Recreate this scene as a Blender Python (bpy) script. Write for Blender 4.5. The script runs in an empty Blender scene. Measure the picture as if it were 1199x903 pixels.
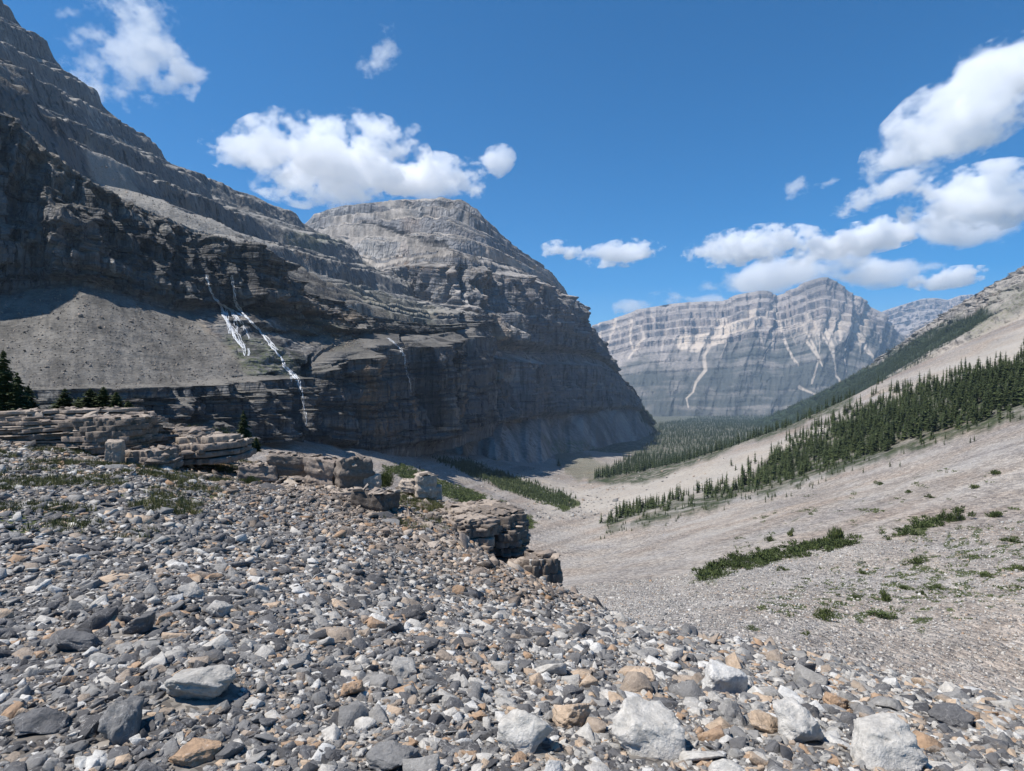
import bpy, bmesh, math, random, time
import numpy as np
from mathutils import Vector, Matrix
T0 = time.time()
S = bpy.context.scene
C = S.collection
F = 715.0; CX = 599.5; CY = 451.5
random.seed(7); RNG = np.random.default_rng(7)
PREVIEW = False

# ------------------------------------------------------------------ maths helpers
def at(px, py, D): return ((px-CX)/F*D, D, (CY-py)/F*D)
def sstep(a, b, x):
    t = np.clip((x-a)/(b-a), 0, 1); return t*t*(3-2*t)
_perm = np.random.default_rng(3).permutation(256).astype(np.int32); _perm = np.concatenate([_perm, _perm, _perm])
_g = np.random.default_rng(4).normal(size=(256, 3)); _g = (_g/np.linalg.norm(_g, axis=1, keepdims=True)).astype(np.float32)
def perlin(p):
    p = np.asarray(p, np.float64)
    i = np.floor(p); f = (p-i).astype(np.float32); i = i.astype(np.int64) & 255
    u = f*f*f*(f*(f*6-15)+10)
    r = 0
    for dx in (0, 1):
        a = _perm[(i[:, 0]+dx) & 255]; wx = u[:, 0] if dx else 1-u[:, 0]
        for dy in (0, 1):
            b = _perm[(a+i[:, 1]+dy) & 255]; wy = u[:, 1] if dy else 1-u[:, 1]
            for dz in (0, 1):
                h = _perm[(b+i[:, 2]+dz) & 255]; g = _g[h]
                wz = u[:, 2] if dz else 1-u[:, 2]
                r = r + wx*wy*wz*(g[:, 0]*(f[:, 0]-dx)+g[:, 1]*(f[:, 1]-dy)+g[:, 2]*(f[:, 2]-dz))
    return r*1.5
def fbm(p, o=4, gain=.5, lac=2.03):
    r = 0; a = 1; q = np.array(p, np.float64)
    for k in range(o):
        r = r+a*perlin(q+17.3*k); a *= gain; q = q*lac
    return r
def ridged(p, o=4, gain=.5):
    r = 0; a = 1; q = np.array(p, np.float64)
    for k in range(o):
        r = r+a*(1-2*np.abs(perlin(q+9.1*k))); a *= gain; q = q*2.07
    return r
def pchip(x, y, xq):
    x = np.asarray(x, float); y = np.asarray(y, float)     # y (n, m)
    h = np.diff(x)[:, None]; d = np.diff(y, axis=0)/h
    m = np.zeros_like(y); m[0] = d[0]; m[-1] = d[-1]
    w1 = 2*h[1:]+h[:-1]; w2 = h[1:]+2*h[:-1]
    ok = (d[:-1]*d[1:]) > 0
    with np.errstate(all='ignore'):
        hm = (w1+w2)/(w1/d[:-1]+w2/d[1:])
    m[1:-1] = np.where(ok, hm, 0)
    k = np.clip(np.searchsorted(x, xq)-1, 0, len(x)-2)
    t = ((xq-x[k])/(x[k+1]-x[k]))[:, None]; hh = (x[k+1]-x[k])[:, None]
    return ((1+2*t)*(1-t)**2*y[k]+t*(1-t)**2*hh*m[k]+t*t*(3-2*t)*y[k+1]+t*t*(t-1)*hh*m[k+1])
def in_poly(x, y, poly):
    r = np.zeros(x.shape, bool); n = len(poly)
    for i in range(n):
        x1, y1 = poly[i]; x2, y2 = poly[(i+1) % n]
        if y1 == y2: continue
        c = ((y1 > y) != (y2 > y)) & (x < (x2-x1)*(y-y1)/(y2-y1)+x1); r ^= c
    return r
def seg_dist(x, y, line):
    d = np.full(x.shape, 1e9); tt = np.zeros(x.shape); n = len(line)-1
    for i in range(n):
        x1, y1 = line[i]; x2, y2 = line[i+1]
        L = (x2-x1)**2+(y2-y1)**2+1e-9
        t = np.clip(((x-x1)*(x2-x1)+(y-y1)*(y2-y1))/L, 0, 1)
        q = np.hypot(x-x1-t*(x2-x1), y-y1-t*(y2-y1))
        c = q < d; d = np.where(c, q, d); tt = np.where(c, (i+t)/n, tt)
    return d, tt
def poly_mask(x, y, poly, soft=3.0, nz=None):
    d, _ = seg_dist(x, y, list(poly)+[poly[0]])
    s = np.where(in_poly(x, y, poly), d, -d)
    if nz is not None: s = s+nz
    return sstep(-soft, soft, s)
def line_mask(x, y, line, w0, w1, nz=0):
    d, t = seg_dist(x, y, line); w = w0+(w1-w0)*t
    return 1-sstep(.5, 1.1, (d+nz)/w)

# ------------------------------------------------------------------ object helpers
def tag(o, label=None, cat=None, group=None, kind=None):
    if label: o['label'] = label
    if cat: o['category'] = cat
    if group: o['group'] = group
    if kind: o['kind'] = kind
    return o
def np_mesh(name, V, faces, mat=None, smooth=False, attrs=None):
    me = bpy.data.meshes.new(name)
    V = np.ascontiguousarray(V, np.float32); faces = np.ascontiguousarray(faces, np.int32)
    nf, k = faces.shape
    me.vertices.add(len(V)); me.vertices.foreach_set('co', V.ravel())
    me.loops.add(nf*k); me.loops.foreach_set('vertex_index', faces.ravel())
    me.polygons.add(nf); me.polygons.foreach_set('loop_start', np.arange(0, nf*k, k, dtype=np.int32))
    me.polygons.foreach_set('loop_total', np.full(nf, k, np.int32))
    if smooth: me.polygons.foreach_set('use_smooth', np.ones(nf, bool))
    for n, a in (attrs or {}).items():
        at_ = me.attributes.new(n, 'FLOAT', 'POINT'); at_.data.foreach_set('value', np.ascontiguousarray(a, np.float32).ravel())
    if mat: me.materials.append(mat)
    me.update(calc_edges=True)
    return me
def link(name, me, parent=None, loc=None):
    o = bpy.data.objects.new(name, me); C.objects.link(o)
    if parent: o.parent = parent
    if loc is not None: o.location = loc
    return o
def grid_faces(nu, nv):
    i = np.arange(nv-1)[:, None]*nu+np.arange(nu-1)[None, :]
    return np.stack([i, i+1, i+1+nu, i+nu], -1).reshape(-1, 4)

# ------------------------------------------------------------------ material helpers
class NT:
    def __init__(s, name):
        s.m = bpy.data.materials.new(name); s.m.use_nodes = True; s.t = s.m.node_tree; s.t.nodes.clear()
        s.out = s.n('ShaderNodeOutputMaterial')
    def n(s, t, **k):
        x = s.t.nodes.new(t)
        for a, b in k.items(): setattr(x, a, b)
        return x
    def l(s, a, b): s.t.links.new(a, b)
    def put(s, sock, v):
        if v is None: return
        if isinstance(v, bpy.types.NodeSocket): s.l(v, sock)
        else: sock.default_value = v
    def math(s, op, a, b=None, c=None, clamp=False):
        x = s.n('ShaderNodeMath', operation=op); x.use_clamp = clamp
        for i, v in enumerate((a, b, c)): s.put(x.inputs[i], v)
        return x.outputs[0]
    def mix(s, f, a, b, blend='MIX'):
        x = s.n('ShaderNodeMix', data_type='RGBA', blend_type=blend); x.clamp_factor = True
        s.put(x.inputs[0], f)
        for i, v in ((6, a), (7, b)):
            if isinstance(v, tuple) and len(v) == 3: v = (*v, 1)
            s.put(x.inputs[i], v)
        return x.outputs[2]
    def noise(s, vec, scale, detail=4, rough=.55, out='Fac'):
        x = s.n('ShaderNodeTexNoise'); s.put(x.inputs['Vector'], vec); s.put(x.inputs['Scale'], scale)
        x.inputs['Detail'].default_value = detail; x.inputs['Roughness'].default_value = rough
        return x.outputs[out]
    def vor(s, vec, scale, feature='F1', out='Distance', rnd=1):
        x = s.n('ShaderNodeTexVoronoi', feature=feature); s.put(x.inputs['Vector'], vec); s.put(x.inputs['Scale'], scale)
        x.inputs['Randomness'].default_value = rnd
        return x.outputs[out]
    def ramp(s, f, stops, interp='LINEAR'):
        x = s.n('ShaderNodeValToRGB'); s.put(x.inputs[0], f); r = x.color_ramp; r.interpolation = interp
        while len(r.elements) < len(stops): r.elements.new(.5)
        for e, (p, c) in zip(r.elements, stops):
            e.position = p; e.color = (*c, 1) if isinstance(c, tuple) else (c, c, c, 1)
        return x.outputs[0]
    def mapr(s, v, a, b, c=0, d=1):
        x = s.n('ShaderNodeMapRange'); x.clamp = True
        s.put(x.inputs[0], v); 
        for i, q in enumerate((a, b, c, d)): x.inputs[i+1].default_value = q
        return x.outputs[0]
    def attr(s, n): 
        x = s.n('ShaderNodeAttribute', attribute_name=n); return x.outputs['Fac']
    def vmul(s, v, k):
        x = s.n('ShaderNodeVectorMath', operation='MULTIPLY'); s.put(x.inputs[0], v); x.inputs[1].default_value = k; return x.outputs[0]
    def pos(s): return s.n('ShaderNodeNewGeometry').outputs['Position']
    def slope(s):
        g = s.n('ShaderNodeNewGeometry'); x = s.n('ShaderNodeSeparateXYZ'); s.l(g.outputs['Normal'], x.inputs[0]); return x.outputs[2]
    def bump(s, h, dist, strength=1.0, nrm=None):
        x = s.n('ShaderNodeBump'); s.put(x.inputs['Height'], h); x.inputs['Distance'].default_value = dist
        x.inputs['Strength'].default_value = strength
        if nrm: s.l(nrm, x.inputs['Normal'])
        return x.outputs[0]
    def bsdf(s, col, rough=.85, nrm=None, spec=.25):
        x = s.n('ShaderNodeBsdfPrincipled'); s.put(x.inputs['Base Color'], (*col, 1) if isinstance(col, tuple) else col)
        s.put(x.inputs['Roughness'], rough); x.inputs['Specular IOR Level'].default_value = spec
        if nrm: s.l(nrm, x.inputs['Normal'])
        s.l(x.outputs[0], s.out.inputs[0]); return x

def mountain_material(name, unit, dark, mid, light, screec, warm, lo=.50, hi=.74, tan=((.42, .33, .25), (.52, .44, .36)), fbreak=0):
    """unit: metres of the main bed thickness; attributes scree, green, tan, forest, stain painted on the mesh"""
    k = NT(name); P = k.pos()
    n1 = k.noise(P, .25/unit, 6, .6)
    sp = k.n('ShaderNodeSeparateXYZ'); k.l(P, sp.inputs[0]); cb = k.n('ShaderNodeCombineXYZ')
    k.l(k.math('MULTIPLY', sp.outputs[0], .035), cb.inputs[0]); k.l(k.math('MULTIPLY', sp.outputs[1], .035), cb.inputs[1]); k.l(k.attr('bed'), cb.inputs[2]); beds = cb.outputs[0]
    b1 = k.noise(beds, 1.0/unit, 4, .6); b2 = k.noise(beds, 4.2/unit, 3, .6)
    flute = k.noise(k.vmul(P, (1, 1, .13)), .9/unit, 5, .62)
    v = k.math('ADD', k.math('MULTIPLY', b1, .36), k.math('ADD', k.math('MULTIPLY', b2, .20), k.math('MULTIPLY', flute, .44)))
    rock = k.ramp(v, [(.39, dark), (.46, mid), (.52, mid), (.60, light)])
    rock = k.mix(k.mapr(n1, .50, .68), rock, k.mix(1.0, rock, warm, 'MULTIPLY'))
    crack_shade = k.noise(k.vmul(P, (1, 1, .06)), 2.2/unit, 3, .6)          # self-shadow of vertical cracks, painted into the rock colour as dark streaks
    rock = k.mix(k.math('MULTIPLY', k.mapr(crack_shade, .54, .62), .62), rock, tuple(c*.45 for c in dark))
    rs = k.math('MULTIPLY', k.attr('rust'), k.mapr(flute, .44, .58))
    rock = k.mix(rs, rock, k.mix(b2, (.24, .155, .095), (.40, .30, .21)))
    g = k.noise(P, 2.5/unit, 6, .65)
    sc = k.mix(k.mapr(g, .35, .65), tuple(c*.72 for c in screec), tuple(min(1, c*1.2) for c in screec))
    sc = k.mix(k.attr('pale'), sc, k.mix(g, *tan))
    grit = k.noise(P, 9/unit, 4, .75); speck = k.mapr(k.vor(P, 5.5/unit), .08, .22, 1, 0)
    sc = k.mix(1.0, sc, k.ramp(k.attr('streak'), [(0, .58), (.5, 1.0), (1, 1.0)]), 'MULTIPLY'); sc = k.mix(k.math('MULTIPLY', k.mapr(k.attr('streak'), .6, .95), .5), sc, tuple(min(1, c*1.5) for c in screec))
    sc = k.mix(k.mapr(grit, .38, .48, .55, 0), sc, tuple(c*.5 for c in screec)); sc = k.mix(k.math('MULTIPLY', speck, k.mapr(grit, .5, .6, 0, .7)), sc, tuple(min(1, c*1.7) for c in screec))
    sl = k.math('ADD', k.slope(), k.math('MULTIPLY', k.math('SUBTRACT', g, .5), .35))
    fs = k.math('MULTIPLY', k.mapr(sl, lo, hi), k.math('SUBTRACT', 1.0, k.math('MULTIPLY', k.attr('rock'), .85)))
    fs = k.math('MAXIMUM', fs, k.math('MULTIPLY', k.attr('scree'), .97))
    col = k.mix(fs, rock, sc)
    gr = k.mix(g, (.045, .062, .022), (.10, .115, .05))
    col = k.mix(k.math('MULTIPLY', k.attr('green'), k.mapr(g, .42, .58)), col, gr)
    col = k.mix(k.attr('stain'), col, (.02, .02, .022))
    fo = k.mix(k.noise(P, 5/unit, 3), *(((.032, .040, .038), (.062, .070, .060)) if fbreak else ((.018, .032, .015), (.04, .06, .028))))
    ff = k.attr('forest')
    if fbreak: ff = k.math('MULTIPLY', ff, k.mapr(k.math('ADD', k.math('MULTIPLY', n1, .5), k.math('MULTIPLY', b1, .5)), .40, .50, .50, 1.0))
    col = k.mix(ff, col, fo)
    col = k.mix(k.math('MULTIPLY', k.attr('tan'), .9), col, k.mix(g, *tan))
    crack = k.vor(k.vmul(P, (1, 1, .4)), 1.3/unit, 'DISTANCE_TO_EDGE')
    h = k.math('ADD', k.math('MULTIPLY', b2, 1.2), k.math('ADD', k.math('MULTIPLY', flute, 1.3), k.math('MULTIPLY', k.mapr(crack, 0, .12), .15)))
    h = k.math('MULTIPLY', h, k.math('SUBTRACT', 1.0, k.math('MULTIPLY', fs, .85)))
    h = k.math('ADD', h, k.math('MULTIPLY', g, .25))
    k.bsdf(col, .9, k.bump(h, unit*.55, 1.0), .15)
    return k.m

# ------------------------------------------------------------------ ground height function (heights over bearing and distance)
GC = np.array([-700, -300, 0, 150, 300, 430, 520, 600, 680, 760, 900, 1050, 1199, 1500, 1900], float)
GD = np.array([.4, 1, 2.5, 3.5, 5, 7, 10, 14, 20, 30, 60, 110, 200, 350, 500, 650, 900, 1300, 1700, 2400, 3500, 5000, 12500], float)
GZ = np.array([
 #-700  -300    0    150   300   430   520   600   680   760   900  1050  1199  1500  1900
 [-1.6, -1.6, -1.6, -1.6, -1.6, -1.6, -1.6, -1.6, -1.6, -1.6, -1.6, -1.6, -1.6, -1.6, -1.6],
 [-1.55,-1.6, -1.6, -1.6, -1.6, -1.6, -1.6, -1.6, -1.6, -1.6, -1.6, -1.6, -1.6, -1.65,-1.7],
 [-1.4, -1.5, -1.6, -1.6, -1.6, -1.62,-1.62,-1.62,-1.63,-1.65,-1.65,-1.68,-1.7, -1.8, -2.0],
 [-1.2, -1.4, -1.6, -1.6, -1.63,-1.7, -1.72,-1.8, -1.82,-1.85,-1.9, -1.95,-2.0, -2.3, -3.0],
 [-1.0, -1.3, -1.6, -1.62,-1.75,-1.9, -2.0, -2.1, -2.15,-2.25,-2.35,-2.45,-2.6, -3.6, -6.0],
 [-.8,  -1.2, -1.55,-1.65,-1.9, -2.12,-2.32,-2.5, -2.68,-2.8, -3.0, -3.45,-4.2, -6.0, -9.0],
 [-.6,  -1.0, -1.5, -1.7, -2.1, -2.4, -2.7, -3.02,-3.5, -4.2, -5.4, -6.4, -7.2, -9.0, -12],
 [-.3,  -.8,  -1.4, -1.78,-2.28,-2.5, -2.75,-4.6, -6.4, -7.4, -8.4, -9.2, -9.8, -11, -14],
 [0.2,  -.6,  -1.45,-1.85,-2.6, -3.6, -5.0, -9.0, -10.8,-11.3,-11.7,-12,  -12.2,-13, -15],
 [-1,   -1.6, -2.6, -4.0, -6.0, -10., -14., -16.5,-16.5,-16., -15.5,-15.5,-15.7,-15, -14],
 [-14,  -16,  -20,  -21,  -23,  -28,  -29,  -29,  -26,  -24,  -23.5,-26., -27.6,-22, -12],
 [-26,  -30,  -35,  -35,  -36,  -40,  -43,  -42,  -37.5,-36.5,-33.5,-31, -28,  -10,  18],
 [-10,  -18,  -25,  -28,  -32,  -46,  -55,  -58,  -58,  -53,  -43,  -31.5,-14,  20,  70],
 [10,   0,    -14,  -18,  -26,  -43,  -60,  -72,  -76,  -69,  -52,  -21, 14,    75,  170],
 [20,   5,    -14,  -18,  -26,  -50,  -71,  -87,  -92,  -82,  -50,  -6,  44,   120, 240],
 [20,   5,    -14,  -18,  -28,  -56,  -76,  -97, -103,  -92,  -52,  11,  70,   155, 290],
 [0,    -10,  -20,  -30,  -50,  -78,  -97, -117, -132, -125,  -88, -35,  30,   130, 290],
 [-30,  -40,  -50,  -60,  -80, -100, -120, -139, -152, -160, -132, -85, -30,   90,  250],
 [-60,  -70,  -80,  -90, -110, -125, -140, -155, -165, -175, -152,-120, -60,   60,  200],
 [-100, -110,-120, -130, -140, -150, -165, -178, -188, -196, -180,-155,-120,    0,  120],
 [-160, -170,-180, -185, -190, -200, -208, -215, -222, -228, -220,-205,-180, -100,    0],
 [-230, -235,-240, -245, -250, -255, -258, -262, -266, -270, -268,-262,-250, -220, -180],
 [-300]*15], float)
_ld = np.linspace(np.log(.4), np.log(12500), 700)
_a = pchip(np.log(GD), GZ, _ld)
_pc = np.linspace(-700, 1900, 521)
GTAB = pchip(GC, _a.T, _pc).T                                     # [logD, px]
def ground_z(px, D, detail=True):
    px = np.clip(np.asarray(px, float), -700, 1899.9); D = np.clip(np.asarray(D, float), .4, 12499)
    u = (px+700)/5.0; v = (np.log(D)-_ld[0])/(_ld[1]-_ld[0])
    i = np.clip(u.astype(int), 0, 519); j = np.clip(v.astype(int), 0, 698); fu = u-i; fv = v-j
    z = (GTAB[j, i]*(1-fu)+GTAB[j, i+1]*fu)*(1-fv)+(GTAB[j+1, i]*(1-fu)+GTAB[j+1, i+1]*fu)*fv
    if detail:
        X = (px-CX)/F*D
        P = np.stack([X, D, X*0], -1).reshape(-1, 3)
        q = 0
        for w, a in ((1.3, .05), (5, .03), (22, .022), (90, .02), (330, .014)):
            q = q+a*w*perlin(P/w+w)*sstep(w*.6, w*3.5, D.ravel())*(1-.75*sstep(w*40, w*130, D.ravel()))
        # shallow debris gullies running down the fans
        q = q+1.6*(ridged(np.stack([P[:, 0]/26+P[:, 1]/90, P[:, 1]/240, P[:, 2]], -1), 2)-.5)*sstep(180, 420, D.ravel())*(1-sstep(1200, 2500, D.ravel()))
        z = z+q.reshape(z.shape)
    return z
def ground_hit(px, py, dmin=1.5, dmax=3000):
    """distance at which the sight line through a pixel meets the ground"""
    D = np.exp(np.linspace(np.log(dmin), np.log(dmax), 1500))
    z = ground_z(np.full(D.shape, float(px)), D); s = (CY-py)/F*D
    k = np.nonzero(z >= s)[0]
    return float(D[k[0]]) if len(k) else None

# regions of the ground, as (column, row) outlines of the sheet's own parameter space
STRIP = [(712, 622), (760, 614), (800, 602), (900, 578), (1000, 548), (1100, 519), (1199, 491), (1300, 463), (1500, 420), (1500, 345), (1199, 420),
         (1150, 440), (1100, 450), (1050, 463), (1000, 487), (950, 513), (900, 541), (850, 571), (800, 588), (765, 600), (735, 612)]
STRIP2 = [(703, 612), (730, 600), (765, 590), (800, 583), (800, 588), (760, 598), (735, 608), (715, 618)]
VALLEY = [(690, 564), (715, 567), (745, 567), (775, 560), (800, 547), (850, 529), (900, 512), (960, 490), (1000, 472), (1000, 440), (860, 482),
          (790, 494), (762, 500), (768, 514), (746, 530), (716, 548)]
KRUM = [(816, 678), (832, 664), (870, 652), (905, 645), (950, 637), (1003, 629), (1000, 638), (960, 646), (905, 658), (860, 670), (838, 680)]
KRUM2 = [(1035, 631), (1060, 618), (1100, 607), (1124, 600), (1118, 610), (1080, 621), (1050, 632)]
SCRUB1 = [(548, 540), (600, 558), (660, 578), (678, 590), (660, 597), (610, 580), (550, 556), (505, 536)]
SCRUB2 = [(470, 545), (520, 566), (590, 590), (625, 612), (620, 620), (560, 598), (500, 572), (450, 548)]
MEADOW = [(632, 522), (660, 518), (710, 540), (735, 556), (700, 564), (660, 556), (640, 540)]

def build_ground():
    nu, nv = 1050, 930
    px = np.linspace(-700, 1900, nu)
    px = np.interp(np.linspace(0, 1, nu), [0, .12, .9, 1], [-700, -40, 1240, 1900])
    D = np.exp(np.interp(np.linspace(0, 1, nv), [0, .30, .62, .9, 1], np.log([.4, 6, 40, 1500, 12500])))
    PX, DD = np.meshgrid(px, D)
    Z = ground_z(PX, DD)
    X = (PX-CX)/F*DD
    V = np.stack([X, DD, Z], -1).reshape(-1, 3)
    x = PX.ravel(); y = (CY-Z.ravel()*F/DD.ravel()); d = DD.ravel()
    far = d > 32
    W = V*[1, 1, 0]
    nz = fbm(W/(np.maximum(d, 1)[:, None]*.045), 5, .62)*1.5
    forest = (poly_mask(x, y, STRIP, 5, nz*5)+poly_mask(x, y, STRIP2, 2)+poly_mask(x, y, VALLEY, 3, nz*3))*(d > 200)
    forest = np.clip(forest+((d > 1500) & (x > 640))*1.0, 0, 1)
    green = (poly_mask(x, y, KRUM, 7, nz*7)*.7+poly_mask(x, y, KRUM2, 6, nz*7)*.7)*far*(d < 260)
    green += (poly_mask(x, y, SCRUB1, 4, nz*3)+poly_mask(x, y, SCRUB2, 4, nz*4))*.85*(d > 100)+poly_mask(x, y, MEADOW, 9, nz*9)*.5*(d > 500)
    # thin turf over the middle of the right-hand slope
    thin = poly_mask(x, y, [(850, 712), (1000, 660), (1199, 600), (1400, 540), (1400, 700), (1199, 708), (1050, 735), (920, 722)], 14, nz*16)*far*(d < 300)
    fine = fbm(V/[3.2, 1.6, 3.2], 4)
    green += thin*sstep(-.05, .4, fine)*.95
    thin2 = poly_mask(x, y, [(780, 690), (900, 585), (1100, 560), (1000, 640), (850, 700)], 18, nz*10)*far*(d < 400)
    green += thin2*sstep(.25, .7, fine)*.55
    # turf patches among the near rubble on the left and on the little terrace
    nf = fbm(W/2.3, 4)
    green += sstep(.02, .45, nf)*poly_mask(x, y, [(-300, 500), (120, 505), (290, 540), (250, 590), (100, 640), (-300, 680)], 20)*(d < 26)*.9
    green += poly_mask(x, y, [(425, 567), (470, 560), (520, 590), (560, 600), (540, 615), (480, 600), (425, 585)], 6, nz*4)*(d < 26)*.9
    warm = poly_mask(x, y, [(600, 560), (700, 575), (850, 540), (1000, 485), (1199, 390), (1400, 320), (1400, 380), (1199, 425), (1000, 490), (850, 570), (740, 600), (640, 600)], 10)*(d > 250)
    trail = line_mask(x, y, [(1050, 628), (1075, 640), (1093, 652), (1100, 666), (1125, 686), (1150, 697), (1199, 707), (1300, 722)], 3.0, 4.5, nz)*far*(d < 300)*.9
    streak = np.where(y < 640, fbm(np.stack([(y+.30*x)/7.5, x/150, x*0], -1), 4), fbm(np.stack([(y+.08*x)/10, x/130, x*0+3], -1), 4))
    streak = sstep(.0, .45, streak)*far*(d < 900)
    dark_ = sstep(.0, .5, fbm(np.stack([(y+.30*x)/13, x/200, x*0+6], -1), 4))*far*(d < 900)
    me = np_mesh('ground', V, grid_faces(nu, nv), None, True, {'forest': forest, 'green': np.clip(green, 0, 1), 'warm': warm, 'trail': trail, 'streak': streak, 'darkband': dark_})
    return me

def ground_material():
    k = NT('scree'); P = k.pos()
    def stones(sc, vec=P):
        v = k.n('ShaderNodeTexVoronoi'); k.put(v.inputs['Vector'], vec); v.inputs['Scale'].default_value = sc
        s = k.n('ShaderNodeSeparateXYZ'); k.l(v.outputs['Color'], s.inputs[0]); return s.outputs[0], s.outputs[1], v.outputs['Distance']
    a1, a2, ad = stones(9.0); b1, b2, bd = stones(3.1); c1, c2, cd = stones(.9)
    dist = k.n('ShaderNodeSeparateXYZ'); k.l(P, dist.inputs[0]); Y = dist.outputs[1]
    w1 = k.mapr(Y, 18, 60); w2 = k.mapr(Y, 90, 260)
    s = k.math('ADD', k.math('MULTIPLY', a1, k.math('SUBTRACT', 1.0, w1)), k.math('MULTIPLY', b1, w1))
    n = k.noise(P, .035, 6, .6); n2 = k.noise(P, .35, 6, .65); n3 = k.noise(k.vmul(P, (1, .35, .5)), .012, 5, .6)
    s = k.math('ADD', k.math('MULTIPLY', s, .55), k.math('MULTIPLY', c1, .45))
    s = k.math('ADD', k.math('MULTIPLY', s, .62), k.math('MULTIPLY', n2, .40))
    col = k.ramp(s, [(.12, (.10, .098, .10)), (.36, (.205, .195, .185)), (.6, (.33, .31, .285)), (.9, (.52, .50, .47))])
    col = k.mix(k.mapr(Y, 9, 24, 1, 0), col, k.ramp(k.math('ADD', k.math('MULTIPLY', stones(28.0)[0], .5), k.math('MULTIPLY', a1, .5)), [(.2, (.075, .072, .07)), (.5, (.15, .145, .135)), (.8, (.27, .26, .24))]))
    tint = k.ramp(n, [(.35, (.93, .96, 1.0)), (.5, (1, .99, .97)), (.65, (1.05, .98, .91))])
    col = k.mix(1.0, col, tint, 'MULTIPLY')
    col = k.mix(1.0, col, (1.06, 1.01, .975), 'MULTIPLY')
    col = k.mix(k.math('MULTIPLY', k.attr('trail'), .6), col, (.42, .36, .29))
    col = k.mix(k.mapr(n3, .45, .62), col, k.mix(1.0, col, (.80, .77, .77), 'MULTIPLY'))
    col = k.mix(k.math('MULTIPLY', k.attr('streak'), .32), col, k.mix(n2, (.38, .35, .32), (.55, .52, .48)))
    col = k.mix(k.math('MULTIPLY', k.attr('darkband'), .42), col, k.mix(1.0, col, (.62, .60, .60), 'MULTIPLY'))
    col = k.mix(k.math('MULTIPLY', k.attr('warm'), .6), col, k.mix(n2, (.36, .325, .28), (.55, .51, .45)))
    gr = k.ramp(k.noise(P, 1.1, 6, .7), [(.35, (.035, .048, .018)), (.55, (.075, .088, .034)), (.7, (.16, .155, .085))])
    gm = k.mapr(k.math('ADD', k.attr('green'), k.math('MULTIPLY', k.math('SUBTRACT', k.noise(P, 1.7, 6, .7), .5), 1.3)), .40, .62)
    gm = k.math('MULTIPLY', gm, k.mapr(k.attr('green'), .02, .15))
    col = k.mix(gm, col, gr)
    fo = k.ramp(k.noise(P, .2, 5, .7), [(.4, (.022, .035, .014)), (.6, (.05, .065, .028))])
    col = k.mix(k.math('MULTIPLY', k.attr('forest'), k.mapr(k.noise(P, .09, 6, .7), .38, .55, .25, .95)), col, fo)
    nearw = k.math('SUBTRACT', 1.0, w1)
    h = k.math('ADD', k.math('MULTIPLY', k.math('SUBTRACT', .5, ad), k.math('MULTIPLY', nearw, .05)),
               k.math('MULTIPLY', k.math('SUBTRACT', .5, bd), k.math('MULTIPLY', w1, .16)))
    h = k.math('ADD', h, k.math('MULTIPLY', k.math('SUBTRACT', .5, cd), k.math('MULTIPLY', w1, .6)))
    h = k.math('ADD', h, k.math('MULTIPLY', n2, k.math('ADD', k.math('MULTIPLY', w1, 1.0), .1)))
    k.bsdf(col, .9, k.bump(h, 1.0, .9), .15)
    return k.m

# ------------------------------------------------------------------ lofted mountain faces
def catmull(P, seglen):
    """P (n,3) points -> dense samples, seglen = samples per segment (list)"""
    n = len(P); out = []
    for i in range(n-1):
        p0 = P[max(i-1, 0)]; p1 = P[i]; p2 = P[i+1]; p3 = P[min(i+2, n-1)]
        t = np.linspace(0, 1, seglen[i], endpoint=(i == n-2))[:, None]
        out.append(.5*((2*p1)+(-p0+p2)*t+(2*p0-5*p1+4*p2-p3)*t*t+(-p0+3*p1-3*p2+p3)*t**3)*.45+.55*(p1*(1-t)+p2*t))
    return np.concatenate(out)
_LY = np.random.default_rng(11).random(4096)
def layers(z, t, sharp=.22, seed=0):
    q = z/t+seed*37.7; i = np.floor(q).astype(int); f = q-i
    a = _LY[(i*7+seed*13) % 4096]; b = _LY[((i+1)*7+seed*13) % 4096]
    w = sstep(1-sharp, 1, f); return a*(1-w)+b*w-.5
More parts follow.
